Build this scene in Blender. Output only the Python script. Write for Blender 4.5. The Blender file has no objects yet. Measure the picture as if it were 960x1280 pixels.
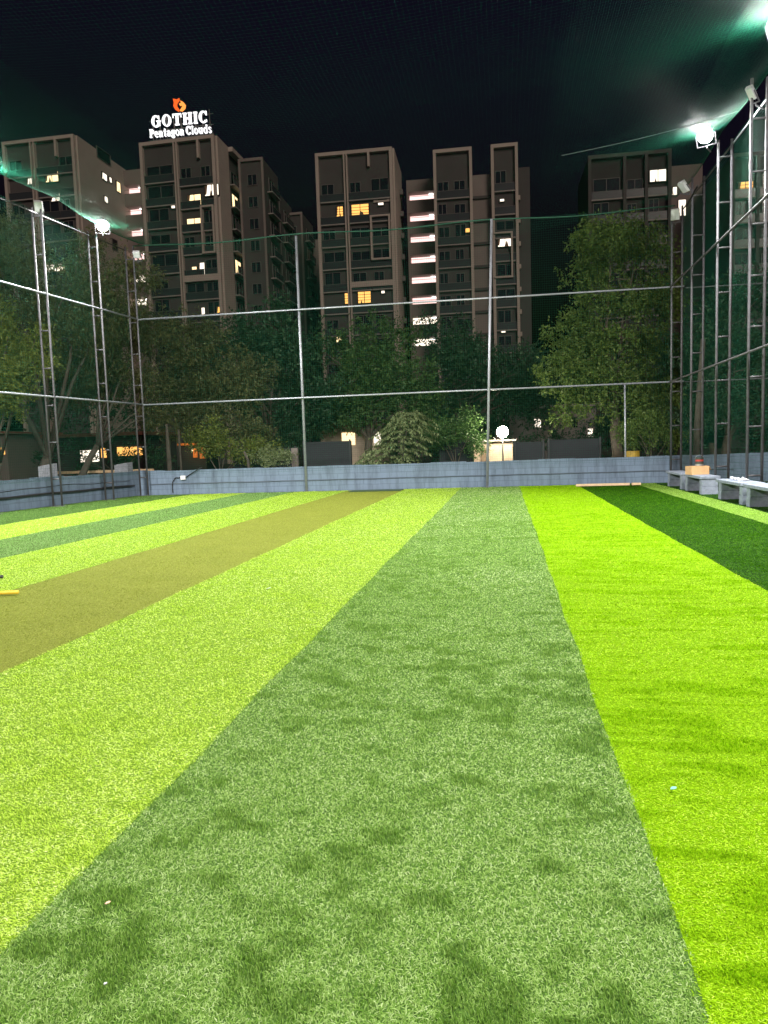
import bpy, math, random
import numpy as np
from mathutils import Matrix, Vector

random.seed(7)
rng = np.random.default_rng(11)
sc = bpy.context.scene
col = sc.collection
R = math.radians

# ------------------------------------------------------------------ camera
FPX, PITCH, YAW, ROLL, EYE = 886.3, .0896, .1701, .0325, 1.46      # focal length in pixels of a 960x1280 frame


def cam_axes():
    cy, sy = math.cos(YAW), math.sin(YAW)
    f = Vector((-sy * math.cos(PITCH), cy * math.cos(PITCH), -math.sin(PITCH)))
    r = Vector((cy, sy, 0))
    u = r.cross(f)
    c, s = math.cos(ROLL), math.sin(ROLL)
    return c * r - s * u, s * r + c * u, f


CR, CU, CF = cam_axes()
cd = bpy.data.cameras.new('camera')
cd.sensor_fit = 'VERTICAL'
cd.sensor_height = 36.0
cd.lens = 36.0 * FPX / 1280.0
cd.clip_start = .05
cd.clip_end = 2000
cam = bpy.data.objects.new('camera', cd)
col.objects.link(cam)
cam.matrix_world = Matrix(((CR.x, CU.x, -CF.x, 0), (CR.y, CU.y, -CF.y, 0), (CR.z, CU.z, -CF.z, EYE), (0, 0, 0, 1)))
sc.camera = cam

# ------------------------------------------------------------------ sky, faint city glow, exposure
SUN_EL, SUN_AZ = R(24), R(152)           # azimuth clockwise from +Y: behind and to the right of the camera
w = bpy.data.worlds.new('World')
sc.world = w
w.use_nodes = True
nt = w.node_tree
nt.nodes.clear()
sky = nt.nodes.new('ShaderNodeTexSky')
sky.sky_type = 'NISHITA'
sky.sun_disc = False
sky.sun_elevation = R(-4)
sky.sun_rotation = SUN_AZ
sky.ozone_density = 1.0
bg = nt.nodes.new('ShaderNodeBackground')
bg.inputs['Strength'].default_value = 0.10
out = nt.nodes.new('ShaderNodeOutputWorld')
tint = nt.nodes.new('ShaderNodeMixRGB')
tint.blend_type = 'MULTIPLY'
tint.inputs[0].default_value = 1.0
tint.inputs[2].default_value = (.85, .72, 1.45, 1)       # grades the sky colour towards violet blue
nt.links.new(sky.outputs[0], tint.inputs[1])
nt.links.new(tint.outputs[0], bg.inputs[0])
nt.links.new(bg.outputs[0], out.inputs[0])

sd = bpy.data.lights.new('night_glow', 'SUN')
sd.energy = 0.40
sd.angle = R(20)
sd.color = (1.0, .83, .72)
so = bpy.data.objects.new('night_glow', sd)
col.objects.link(so)
so.rotation_euler = (R(90) - SUN_EL, 0, -SUN_AZ + math.pi)
LAMP_W = 1300.0                          # every lit floodlight
vs = sc.view_settings
vs.view_transform = 'Standard'
vs.look = 'None'
vs.exposure = 1.6
vs.gamma = 1.0
vs.use_curve_mapping = False
try:
    sc.cycles.max_bounces = 6
    sc.cycles.diffuse_bounces = 3
    sc.cycles.glossy_bounces = 2
    sc.cycles.transmission_bounces = 4
    sc.cycles.sample_clamp_indirect = 3.0
    sc.cycles.use_denoising = True
except Exception:
    pass


# ------------------------------------------------------------------ measuring helpers
def ray(px, py):
    return CF + CR * ((px - 480) / FPX) - CU * ((py - 640) / FPX)


def at(px, py, Y):
    """point where the view line through a photo position meets the depth Y"""
    d = ray(px, py)
    return Vector((0, 0, EYE)) + d * (Y / d.y)


def gnd(px, py, z=0.0):
    d = ray(px, py)
    return Vector((0, 0, EYE)) + d * ((z - EYE) / d.z)


# ------------------------------------------------------------------ mesh building
class MB:
    def __init__(s):
        s.v = []
        s.f = []

    def quad(s, a, b, c, d):
        n = len(s.v)
        s.v += [tuple(a), tuple(b), tuple(c), tuple(d)]
        s.f.append((n, n + 1, n + 2, n + 3))

    def hexa(s, p):
        """8 corners: bottom loop 0-3, top loop 4-7"""
        n = len(s.v)
        s.v += [tuple(q) for q in p]
        for f in ((3, 2, 1, 0), (4, 5, 6, 7), (0, 1, 5, 4), (1, 2, 6, 5), (2, 3, 7, 6), (3, 0, 4, 7)):
            s.f.append(tuple(n + i for i in f))

    def box(s, x0, x1, y0, y1, z0, z1):
        s.hexa([(x0, y0, z0), (x1, y0, z0), (x1, y1, z0), (x0, y1, z0), (x0, y0, z1), (x1, y0, z1), (x1, y1, z1), (x0, y1, z1)])

    def obox(s, c, ax, ay, az, hx, hy, hz):
        c = Vector(c)
        X, Yv, Z = Vector(ax) * hx, Vector(ay) * hy, Vector(az) * hz
        s.hexa([c - X - Yv - Z, c + X - Yv - Z, c + X + Yv - Z, c - X + Yv - Z, c - X - Yv + Z, c + X - Yv + Z, c + X + Yv + Z, c - X + Yv + Z])

    def tube(s, pts, rad, n=8, cap=True):
        pts = [Vector(p) for p in pts]
        if not hasattr(rad, '__len__'):
            rad = [rad] * len(pts)
        base = len(s.v)
        prev = None
        for i, p in enumerate(pts):
            t = (pts[min(i + 1, len(pts) - 1)] - pts[max(i - 1, 0)]).normalized()
            if prev is None:
                a = t.orthogonal().normalized()
            else:
                a = (prev - t * prev.dot(t)).normalized()
            prev = a
            b = t.cross(a)
            for k in range(n):
                an = 2 * math.pi * k / n
                s.v.append(tuple(p + (a * math.cos(an) + b * math.sin(an)) * rad[i]))
        for i in range(len(pts) - 1):
            for k in range(n):
                k2 = (k + 1) % n
                s.f.append((base + i * n + k, base + i * n + k2, base + (i + 1) * n + k2, base + (i + 1) * n + k))
        if cap:
            s.f.append(tuple(base + k for k in reversed(range(n))))
            s.f.append(tuple(base + (len(pts) - 1) * n + k for k in range(n)))

    def prism(s, poly, fn, d0, d1):
        """poly of (u, z) extruded between depths d0, d1; fn(u, z, d) -> world"""
        n = len(poly)
        b = len(s.v)
        s.v += [tuple(fn(u, z, d0)) for u, z in poly] + [tuple(fn(u, z, d1)) for u, z in poly]
        s.f.append(tuple(b + i for i in reversed(range(n))))
        s.f.append(tuple(b + n + i for i in range(n)))
        for i in range(n):
            j = (i + 1) % n
            s.f.append((b + i, b + j, b + n + j, b + n + i))

    def build(s, name, mat, parent=None, smooth=False):
        me = bpy.data.meshes.new(name)
        me.from_pydata(s.v, [], s.f)
        me.update()
        if mat is not None:
            me.materials.append(mat)
        if smooth:
            me.polygons.foreach_set('use_smooth', [True] * len(me.polygons))
        o = bpy.data.objects.new(name, me)
        col.objects.link(o)
        if parent is not None:
            o.parent = parent
        return o


def np_mesh(name, V, F, mat, parent=None):
    """V (n,3) float, F (m,k) int with constant k"""
    me = bpy.data.meshes.new(name)
    V = np.ascontiguousarray(V, dtype=np.float32)
    F = np.ascontiguousarray(F, dtype=np.int32)
    m, k = F.shape
    me.vertices.add(len(V))
    me.vertices.foreach_set('co', V.ravel())
    me.loops.add(m * k)
    me.loops.foreach_set('vertex_index', F.ravel())
    me.polygons.add(m)
    me.polygons.foreach_set('loop_start', np.arange(0, m * k, k, dtype=np.int32))
    me.update(calc_edges=True)
    me.materials.append(mat)
    o = bpy.data.objects.new(name, me)
    col.objects.link(o)
    if parent is not None:
        o.parent = parent
    return o


def tag(o, label=None, cat=None, group=None, kind=None):
    if label: o['label'] = label
    if cat: o['category'] = cat
    if group: o['group'] = group
    if kind: o['kind'] = kind
    return o


def thing(name, label, cat, loc=(0, 0, 0), group=None):
    """an Empty at the base of a thing; parts keep world coordinates through a negative offset in their meshes"""
    o = bpy.data.objects.new(name, None)
    o.empty_display_size = .2
    col.objects.link(o)
    o.location = loc
    tag(o, label, cat, group)
    return o


def part(mb, name, mat, root, smooth=False, label=None):
    """mesh given in world coordinates, parented so that it stays put"""
    base = root
    off = Vector((0, 0, 0))
    while base is not None:
        off += base.location
        base = base.parent
    mb.v = [(x - off.x, y - off.y, z - off.z) for x, y, z in mb.v]
    o = mb.build(name, mat, root, smooth)
    if label: o['label'] = label
    return o


# ------------------------------------------------------------------ materials
def new_mat(name):
    m = bpy.data.materials.new(name)
    m.use_nodes = True
    return m, m.node_tree, m.node_tree.nodes['Principled BSDF']


def mat(name, c, rough=.6, metal=0.0, var=.0, scale=6.0, bump=0.0, spec=.5):
    m, t, b = new_mat(name)
    b.inputs['Base Color'].default_value = (*c, 1)
    b.inputs['Roughness'].default_value = rough
    b.inputs['Metallic'].default_value = metal
    b.inputs['Specular IOR Level'].default_value = spec
    if var or bump:
        tc = t.nodes.new('ShaderNodeTexCoord')
        n = t.nodes.new('ShaderNodeTexNoise')
        n.inputs['Scale'].default_value = scale
        n.inputs['Detail'].default_value = 6
        n.inputs['Roughness'].default_value = .65
        t.links.new(tc.outputs['Object'], n.inputs['Vector'])
        if var:
            rp = t.nodes.new('ShaderNodeValToRGB')
            rp.color_ramp.elements[0].position = .3
            rp.color_ramp.elements[1].position = .72
            rp.color_ramp.elements[0].color = (*[max(0, x * (1 - var)) for x in c], 1)
            rp.color_ramp.elements[1].color = (*[min(1, x * (1 + var)) for x in c], 1)
            t.links.new(n.outputs['Fac'], rp.inputs[0])
            t.links.new(rp.outputs[0], b.inputs['Base Color'])
        if bump:
            bp = t.nodes.new('ShaderNodeBump')
            bp.inputs['Strength'].default_value = bump
            bp.inputs['Distance'].default_value = .02
            t.links.new(n.outputs['Fac'], bp.inputs['Height'])
            t.links.new(bp.outputs[0], b.inputs['Normal'])
    return m


def emit(name, c, s):
    m = bpy.data.materials.new(name)
    m.use_nodes = True
    t = m.node_tree
    t.nodes.clear()
    e = t.nodes.new('ShaderNodeEmission')
    e.inputs[0].default_value = (*c, 1)
    e.inputs[1].default_value = s
    o = t.nodes.new('ShaderNodeOutputMaterial')
    t.links.new(e.outputs[0], o.inputs[0])
    return m


def leaf_mat(name, cols, trans=.35, rough=.5, spec=.3, pos=None, attr=None):
    """per-leaf colour from the random number of each mesh island, some light passing through"""
    m = bpy.data.materials.new(name)
    m.use_nodes = True
    t = m.node_tree
    b = t.nodes['Principled BSDF']
    g = t.nodes.new('ShaderNodeNewGeometry')
    rp = t.nodes.new('ShaderNodeValToRGB')
    cr = rp.color_ramp
    while len(cr.elements) < len(cols):
        cr.elements.new(.5)
    for i, c in enumerate(cols):
        cr.elements[i].position = pos[i] if pos else i / (len(cols) - 1)
        cr.elements[i].color = (*c, 1)
    if attr:
        an = t.nodes.new('ShaderNodeAttribute'); an.attribute_name = attr
        t.links.new(an.outputs['Fac'], rp.inputs[0])
    else:
        t.links.new(g.outputs['Random Per Island'], rp.inputs[0])
    t.links.new(rp.outputs[0], b.inputs['Base Color'])
    b.inputs['Roughness'].default_value = rough
    b.inputs['Specular IOR Level'].default_value = spec
    tr = t.nodes.new('ShaderNodeBsdfTranslucent')
    t.links.new(rp.outputs[0], tr.inputs[0])
    mx = t.nodes.new('ShaderNodeMixShader')
    mx.inputs[0].default_value = trans
    t.links.new(b.outputs[0], mx.inputs[1])
    t.links.new(tr.outputs[0], mx.inputs[2])
    o = t.nodes['Material Output']
    t.links.new(mx.outputs[0], o.inputs[0])
    return m


def block_wall_mat(name, base, along):
    """painted concrete blocks: courses and joints as bump plus grime with a shape of its own"""
    m, t, b = new_mat(name)
    tc = t.nodes.new('ShaderNodeTexCoord')
    sx = t.nodes.new('ShaderNodeSeparateXYZ')
    t.links.new(tc.outputs['Object'], sx.inputs[0])
    cb = t.nodes.new('ShaderNodeCombineXYZ')
    t.links.new(sx.outputs[along], cb.inputs[0])
    t.links.new(sx.outputs[2], cb.inputs[1])
    br = t.nodes.new('ShaderNodeTexBrick')
    br.inputs['Scale'].default_value = 1.0
    br.inputs['Brick Width'].default_value = .62
    br.inputs['Row Height'].default_value = .205
    br.inputs['Mortar Size'].default_value = .012
    br.inputs['Mortar Smooth'].default_value = .3
    br.inputs['Color1'].default_value = (*base, 1)
    br.inputs['Color2'].default_value = (*[x * 1.10 for x in base], 1)
    br.inputs['Mortar'].default_value = (*[x * .80 for x in base], 1)
    ns = t.nodes.new('ShaderNodeTexNoise')
    ns.inputs['Scale'].default_value = .12
    ns.inputs['Distortion'].default_value = .6
    wob = t.nodes.new('ShaderNodeMixRGB')
    wob.blend_type = 'LINEAR_LIGHT'
    wob.inputs[0].default_value = .02
    n0 = t.nodes.new('ShaderNodeTexNoise')
    n0.inputs['Scale'].default_value = 2.5
    t.links.new(cb.outputs[0], n0.inputs['Vector'])
    t.links.new(cb.outputs[0], wob.inputs[1])
    t.links.new(n0.outputs['Color'], wob.inputs[2])
    t.links.new(wob.outputs[0], br.inputs['Vector'])
    # streaks of grime running down
    mp = t.nodes.new('ShaderNodeMapping')
    mp.inputs['Scale'].default_value = (2.6, .35, 1)
    t.links.new(cb.outputs[0], mp.inputs[0])
    st = t.nodes.new('ShaderNodeTexNoise')
    st.inputs['Scale'].default_value = 1.6
    st.inputs['Detail'].default_value = 8
    st.inputs['Roughness'].default_value = .7
    t.links.new(mp.outputs[0], st.inputs['Vector'])
    rp = t.nodes.new('ShaderNodeValToRGB')
    rp.color_ramp.elements[0].position = .33
    rp.color_ramp.elements[0].color = (.45, .46, .47, 1)
    rp.color_ramp.elements[1].position = .55
    rp.color_ramp.elements[1].color = (1, 1, 1, 1)
    t.links.new(st.outputs['Fac'], rp.inputs[0])
    mul = t.nodes.new('ShaderNodeMixRGB')
    mul.blend_type = 'MULTIPLY'
    mul.inputs[0].default_value = .8
    t.links.new(br.outputs['Color'], mul.inputs[1])
    t.links.new(rp.outputs[0], mul.inputs[2])
    t.links.new(mul.outputs[0], b.inputs['Base Color'])
    b.inputs['Roughness'].default_value = .75
    bp = t.nodes.new('ShaderNodeBump')
    bp.inputs['Strength'].default_value = .4
    bp.inputs['Distance'].default_value = .012
    bp.invert = True
    t.links.new(br.outputs['Fac'], bp.inputs['Height'])
    t.links.new(bp.outputs[0], b.inputs['Normal'])
    return m


M = dict(
    steel=mat('galvanised_steel', (.08, .08, .086), .6, .15, .3, 9),
    pipe=mat('pale_pipe', (.33, .35, .38), .4, .3, .15, 8),
    dark_pipe=mat('black_pipe', (.015, .016, .018), .4),
    rope=mat('green_rope', (.015, .075, .045), .8, var=.3, scale=20),
    net=mat('green_net_cord', (.010, .095, .055), .7, spec=.08),
    roof_net=mat('overhead_net_cord', (.010, .11, .064), .7, spec=.05),
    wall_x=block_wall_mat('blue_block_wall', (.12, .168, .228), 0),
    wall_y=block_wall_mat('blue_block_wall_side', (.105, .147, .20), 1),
    concrete=mat('grey_concrete', (.30, .32, .35), .85, var=.3, scale=9, bump=.5),
    bench=mat('painted_concrete', (.21, .245, .30), .8, var=.25, scale=11, bump=.5),
    white=mat('white_paint', (.75, .75, .74), .45),
    housing=mat('lamp_housing', (.45, .46, .46), .4),
    off_lens=mat('dark_lamp_glass', (.55, .57, .58), .15),
    card=mat('cardboard', (.55, .34, .16), .8, var=.12, scale=14),
    card_tape=mat('packing_tape', (.42, .26, .12), .35),
    tin=mat('tin_metal', (.5, .5, .5), .3, .8),
    tin_red=mat('red_tin_label', (.35, .03, .025), .4),
    tin_dark=mat('dark_tin_label', (.03, .04, .03), .4),
    wood=mat('pale_timber', (.60, .43, .25), .75, var=.2, scale=12),
    wood_dark=mat('weathered_timber', (.20, .14, .09), .85, var=.35, scale=7),
    drum_yellow=mat('faded_yellow_plastic', (.30, .20, .015), .6, var=.3, scale=7),
    yellow=mat('yellow_paint', (.70, .48, .03), .45, var=.15, scale=9),
    soil=mat('dark_soil', (.045, .038, .028), .95, var=.5, scale=1.3, bump=.6),
    bark=mat('tree_bark', (.085, .068, .05), .9, var=.45, scale=5, bump=.8),
    bark_pale=mat('pale_bark', (.085, .072, .055), .9, var=.35, scale=6, bump=.8),
    plaster_dimmed=mat('dimmed_plaster', (.035, .031, .030), .9, var=.12, scale=.35),  # darker copy of the plaster, the fade into night put into its colour
    plaster=mat('brown_plaster', (.062, .055, .053), .9, var=.12, scale=.35),
    plaster_mid=mat('taupe_plaster', (.18, .15, .135), .9, var=.12, scale=.3),
    cream=mat('cream_render', (.36, .305, .26), .9, var=.08, scale=.4),
    slab=mat('grey_slab', (.25, .225, .205), .9, var=.1, scale=.5),
    glass=mat('dark_window_glass', (.012, .014, .018), .12, spec=.6),
    rail=mat('smoked_railing_glass', (.035, .04, .042), .25),
    frame=mat('window_frame', (.10, .09, .083), .6),
    grille=mat('dark_grille', (.03, .025, .022), .6),
    lit_warm=emit('warm_lit_room', (1.0, .72, .38), 0.7),
    lit_orange=emit('orange_lit_room', (1.0, .48, .12), 0.6),
    lit_white=emit('white_lit_room', (1.0, .86, .70), 0.7),
    glow_pink=emit('corridor_glow', (1.0, .62, .58), 0.62),
    curtain=mat('brown_curtain', (.20, .12, .07), .9),
    tube=emit('tube_light', (1.0, .95, .92), 2.0),
    sign_white=emit('sign_white_light', (1.0, .98, 1.0), 0.55),
    sign_side=emit('sign_edge_light', (.8, .8, .9), .25),
    flame=emit('sign_orange_light', (1.0, .13, .02), .42),
    flame_pale=emit('sign_amber_light', (1.0, .30, .06), .55),
    lens=emit('floodlight_lens', (1.0, .97, .98), 160.0),
    bulb=emit('garden_lamp_bulb', (1.0, .88, .66), 60.0),
    tarp=mat('dark_sheet', (.008, .009, .013), .7, var=.3, scale=3),
    orange_paint=mat('orange_board', (.50, .17, .03), .6, var=.2, scale=5),
    beige=mat('beige_wall', (.45, .36, .26), .85, var=.2, scale=3),
    tile=mat('dull_red_roof', (.22, .09, .06), .8, var=.3, scale=4),
    leaf_litter=mat('dry_leaf', (.62, .42, .26), .7),
    scrap=mat('pale_scrap', (.5, .52, .5), .6),
    cyan=mat('cyan_scrap', (.18, .48, .46), .6),
    blackp=mat('black_plastic', (.012, .012, .013), .4),
)

# ------------------------------------------------------------------ ground and turf
mb = MB()
N = 40
xs = [-600 + 1200 * i / N for i in range(N + 1)]
ys = [-300 + 1300 * i / N for i in range(N + 1)]
for i in range(N):
    for j in range(N):
        mb.quad((xs[i], ys[j], -.03), (xs[i + 1], ys[j], -.03), (xs[i + 1], ys[j + 1], -.03), (xs[i], ys[j + 1], -.03))
tag(mb.build('ground', M['soil']), kind='structure')


def wall_line(x):                        # the back wall runs slightly askew
    return 24.98 + .035 * x


def left_line(y):                        # inner face of the left wall
    return -14.25 + (y - 17.0) * .105 if y > 17 else -14.25 + (y - 17.0) * .06


EDGES = [None, -11.35, -9.25, -7.45, -5.5, -3.45, -1.5, .49, 2.42, 4.28, 4.92, 8.2]
# name, label, base sheet colour, blade colours, blade height, lean azimuth (deg), tilt base
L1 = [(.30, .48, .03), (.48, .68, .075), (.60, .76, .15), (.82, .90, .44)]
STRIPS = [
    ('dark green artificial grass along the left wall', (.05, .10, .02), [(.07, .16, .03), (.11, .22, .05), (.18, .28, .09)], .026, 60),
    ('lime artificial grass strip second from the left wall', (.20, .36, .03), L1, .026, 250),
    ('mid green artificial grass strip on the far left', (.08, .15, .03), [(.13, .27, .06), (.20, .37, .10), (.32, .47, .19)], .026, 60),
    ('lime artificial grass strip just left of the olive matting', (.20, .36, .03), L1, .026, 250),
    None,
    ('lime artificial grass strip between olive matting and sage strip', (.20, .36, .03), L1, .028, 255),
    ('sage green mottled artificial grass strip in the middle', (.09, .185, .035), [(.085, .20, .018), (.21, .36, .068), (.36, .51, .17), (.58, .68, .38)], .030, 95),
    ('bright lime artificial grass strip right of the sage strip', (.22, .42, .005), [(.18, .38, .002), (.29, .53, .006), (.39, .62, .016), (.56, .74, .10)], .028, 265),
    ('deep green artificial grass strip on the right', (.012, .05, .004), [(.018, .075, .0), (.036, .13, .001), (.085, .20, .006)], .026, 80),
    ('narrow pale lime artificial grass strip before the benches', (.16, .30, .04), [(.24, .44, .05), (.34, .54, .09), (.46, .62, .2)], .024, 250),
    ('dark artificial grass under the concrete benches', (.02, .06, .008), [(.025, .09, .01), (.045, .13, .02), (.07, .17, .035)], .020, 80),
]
Y0T = -6.0


def strip_x(i, y):
    """left edge number i of the turf rolls, seams wander a little"""
    if EDGES[i] is None:
        return left_line(y) + .01
    return EDGES[i] + .007 * math.sin(y * .5 + i * 2.1) + .008 * math.sin(y * 2.7 + i) + .004 * math.sin(y * 9 + i)


for i, s in enumerate(STRIPS):
    mb = MB()
    n = 64
    for k in range(n):
        ya, yb = [Y0T + (wall_line(0) - .25 - Y0T) * q / n for q in (k, k + 1)]
        xa0, xa1, xb0, xb1 = strip_x(i, ya), strip_x(i + 1, ya), strip_x(i, yb), strip_x(i + 1, yb)
        tt = lambda y, x: y + (wall_line(x) - wall_line(0) + .2 if k == n - 1 and y == yb else 0)
        mb.quad((xa0, ya, 0), (xa1, ya, 0), (xb1, tt(yb, xb1), 0), (xb0, tt(yb, xb0), 0))
    if s is None:
        m, t, b = new_mat('olive_matting')
        tc = t.nodes.new('ShaderNodeTexCoord')
        n1 = t.nodes.new('ShaderNodeTexNoise'); n1.inputs['Scale'].default_value = 38; n1.inputs['Detail'].default_value = 8; n1.inputs['Roughness'].default_value = .75
        n2 = t.nodes.new('ShaderNodeTexNoise'); n2.inputs['Scale'].default_value = 1.7; n2.inputs['Detail'].default_value = 5
        t.links.new(tc.outputs['Object'], n1.inputs['Vector']); t.links.new(tc.outputs['Object'], n2.inputs['Vector'])
        ad = t.nodes.new('ShaderNodeMath'); ad.operation = 'MULTIPLY_ADD'; ad.inputs[1].default_value = .85
        t.links.new(n1.outputs['Fac'], ad.inputs[0])
        hf = t.nodes.new('ShaderNodeMath'); hf.operation = 'MULTIPLY'; hf.inputs[1].default_value = .15
        t.links.new(n2.outputs['Fac'], hf.inputs[0]); t.links.new(hf.outputs[0], ad.inputs[2])
        rp = t.nodes.new('ShaderNodeValToRGB')
        rp.color_ramp.elements[0].position = .38; rp.color_ramp.elements[0].color = (.09, .115, .010, 1)
        rp.color_ramp.elements[1].position = .66; rp.color_ramp.elements[1].color = (.22, .245, .035, 1)
        t.links.new(ad.outputs[0], rp.inputs[0]); t.links.new(rp.outputs[0], b.inputs['Base Color'])
        b.inputs['Roughness'].default_value = .95; b.inputs['Specular IOR Level'].default_value = .1
        bp = t.nodes.new('ShaderNodeBump'); bp.inputs['Strength'].default_value = .5; bp.inputs['Distance'].default_value = .006
        t.links.new(n1.outputs['Fac'], bp.inputs['Height']); t.links.new(bp.outputs[0], b.inputs['Normal'])
        mo = mb.build('matting', m)
        tag(mo, 'olive short pile cricket matting strip running up the field', 'matting', kind='structure')
    else:
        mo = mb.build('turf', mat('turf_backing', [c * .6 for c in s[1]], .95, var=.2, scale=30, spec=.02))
        tag(mo, kind='structure')


def value_noise(x, y, cell, seed):
    r = np.random.default_rng(seed)
    g = r.random((256, 256))
    u, v = x / cell, y / cell
    i, j = np.floor(u).astype(int), np.floor(v).astype(int)
    fu, fv = u - i, v - j
    fu, fv = fu * fu * (3 - 2 * fu), fv * fv * (3 - 2 * fv)
    G = lambda a, b: g[a % 256, b % 256]
    return (G(i, j) * (1 - fu) + G(i + 1, j) * fu) * (1 - fv) + (G(i, j + 1) * (1 - fu) + G(i + 1, j + 1) * fu) * fv


# blades: dense and fine close to where one stands, coarser tufts further off
BANDS = [1.2, 1.6, 2.1, 2.8, 3.7, 4.9, 6.5, 8.6, 11.4, 15.0, 19.5, 24.95]
blade_density = lambda q: 44000 * (1.9 / np.maximum(q, 1.7)) ** 1.45
PX, PY, PW = [], [], []
for y0, y1 in zip(BANDS[:-1], BANDS[1:]):
    x0, x1 = max(-14.2, -.80 * y1 - .5), min(8.0, .46 * y1 + .6)
    dm = blade_density(y0)
    n = int((x1 - x0) * (y1 - y0) * dm)
    X = rng.uniform(x0, x1, n); Yy = rng.uniform(y0, y1, n)
    k = (X > np.maximum(-14.2, -.80 * Yy - .5)) & (X < np.minimum(8.0, .46 * Yy + .6)) & (rng.random(n) < blade_density(Yy) / dm)
    PX.append(X[k]); PY.append(Yy[k]); PW.append(.0028 * (np.maximum(Yy[k], 1.7) / 1.9) ** .62)
PX, PY, PW = map(np.concatenate, (PX, PY, PW))
ok = PY < 24.98 + .035 * PX - .05
PX, PY, PW = PX[ok], PY[ok], PW[ok]
ex = np.stack([np.where(PY > 17, -14.25 + (PY - 17) * .105, -14.25 + (PY - 17) * .06) + .03] +
              [EDGES[i] + .007 * np.sin(PY * .5 + i * 2.1) + .008 * np.sin(PY * 2.7 + i) + .004 * np.sin(PY * 9 + i) for i in range(1, len(EDGES))])
SID = (PX[None] + rng.normal(0, .007, len(PX))[None] > ex).sum(0) - 1
for i, s in enumerate(STRIPS):
    if s is None:
        s = ('short olive pile of the matting strip running up the field', None, [(.16, .205, .022), (.24, .28, .045), (.34, .37, .095)], .013, 80)
    k = (SID == i) & ((np.abs(PX[None] - ex).min(0) > .006) | (rng.random(len(PX)) < .45))
    x, y, bw = PX[k], PY[k], PW[k]
    n = len(x)
    if n == 0:
        continue
    # patches where the pile stands up or lies flat
    if i == 7:                                               # rows of pile combed sideways
        nz = .6 * value_noise(x * .22, y, .055, 40 + i) + .4 * value_noise(x * .4, y, .12, 60 + i)
    else:
        nz = .5 * value_noise(x * .85, y, .12, 40 + i) + .3 * value_noise(x, y, .055, 60 + i)
        nz = nz + .2 * value_noise(x * .6, y, .8, 80 + i)
    nz = 1 - np.clip((nz - .475) * 3.3, 0, 1)                  # 1 = pile lies flat, 0 = stands up
    nz = nz * nz * (3 - 2 * nz)
    amt = {6: 1.0, 7: .8, 4: .3}.get(i, .5)
    tilt = np.radians(64) - amt * np.radians(54) * (1 - nz) + rng.normal(0, .24, n)
    az = np.radians(s[4]) + rng.normal(0, 1.5, n)
    far = np.clip((bw - .0028) / .012, 0, 1)
    h = s[3] * .40 * rng.uniform(.7, 1.25, n) * (1 + .7 * far)
    dx, dy = np.cos(az), np.sin(az)
    st, ct = np.sin(tilt), np.cos(tilt)
    wa = az + np.pi / 2 + rng.normal(0, .7, n)
    bw = bw * rng.uniform(.7, 1.35, n)
    wx, wy = np.cos(wa) * bw * .5, np.sin(wa) * bw * .5
    st2, ct2 = np.sin(np.minimum(tilt + .55, 1.75)), np.cos(np.minimum(tilt + .55, 1.75))
    mx, my, mz = x + dx * st * h * .55, y + dy * st * h * .55, ct * h * .55
    tx, ty, tz = mx + dx * st2 * h * .5, my + dy * st2 * h * .5, mz + ct2 * h * .5
    V = np.stack([np.stack([x - wx, y - wy, 0 * x], -1), np.stack([x + wx, y + wy, 0 * x], -1),
                  np.stack([mx + wx * .9, my + wy * .9, mz], -1), np.stack([mx - wx * .9, my - wy * .9, mz], -1),
                  np.stack([tx + wx * .35, ty + wy * .35, np.maximum(tz, .003)], -1), np.stack([tx - wx * .35, ty - wy * .35, np.maximum(tz, .003)], -1)], 1).reshape(-1, 3)
    b0 = np.arange(n)[:, None] * 6
    F = np.stack([b0 + np.array([0, 1, 2, 3]), b0 + np.array([3, 2, 4, 5])], 1).reshape(-1, 4)
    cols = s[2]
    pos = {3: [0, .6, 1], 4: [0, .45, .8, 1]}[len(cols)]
    o = np_mesh('grass', V, F, leaf_mat('turf_yarn', cols, .25, .6, .03, pos, 'yarn_tone_shade'))
    tone_shade = np.clip(rng.random(n) * (1 - amt * .36 * (1 - nz)) * (1 - amt * .22 * (value_noise(x, y, 1.3, 90 + i) - .3)), 0, 1)  # random yarn tone, with the shade of standing pile painted in
    o.data.attributes.new('yarn_tone_shade', 'FLOAT', 'POINT').data.foreach_set('value', np.repeat(tone_shade, 6).astype(np.float32))
    tag(o, s[0], 'artificial grass', kind='stuff')
    if i == 4: o.name = 'matting_pile'

# ------------------------------------------------------------------ walls
WH = .90
mb = MB()
x = left_line(24.4) - .25
while x < 26:
    x2 = x + 1.24
    top = WH + .012 * math.sin(x * 1.7) + random.uniform(-.008, .008) + max(0, .04 * (x - 6) / 10)
    ya, yb = wall_line(x), wall_line(x2)
    mb.hexa([(x, ya, -.03), (x2, yb, -.03), (x2, yb + .2, -.03), (x, ya + .2, -.03), (x, ya, top), (x2, yb, top), (x2, yb + .2, top), (x, ya + .2, top)])
    x = x2
tag(mb.build('block_wall', M['wall_x']), 'blue grey painted block wall across the far end of the field', 'wall')
mb = MB()
y = 24.35
while y > 4:
    y2 = y - 1.24
    top = WH + .012 * math.sin(y * 1.9) + random.uniform(-.008, .008)
    xa, xb = left_line(y), left_line(y2)
    mb.hexa([(xa - .2, y2, -.03) if 0 else (xb - .2, y2, -.03), (xb, y2, -.03), (xa, y, -.03), (xa - .2, y, -.03), (xb - .2, y2, top), (xb, y2, top), (xa, y, top), (xa - .2, y, top)])
    y = y2
tag(mb.build('block_wall', M['wall_y']), 'blue grey painted block wall along the left side of the field', 'wall')
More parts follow.
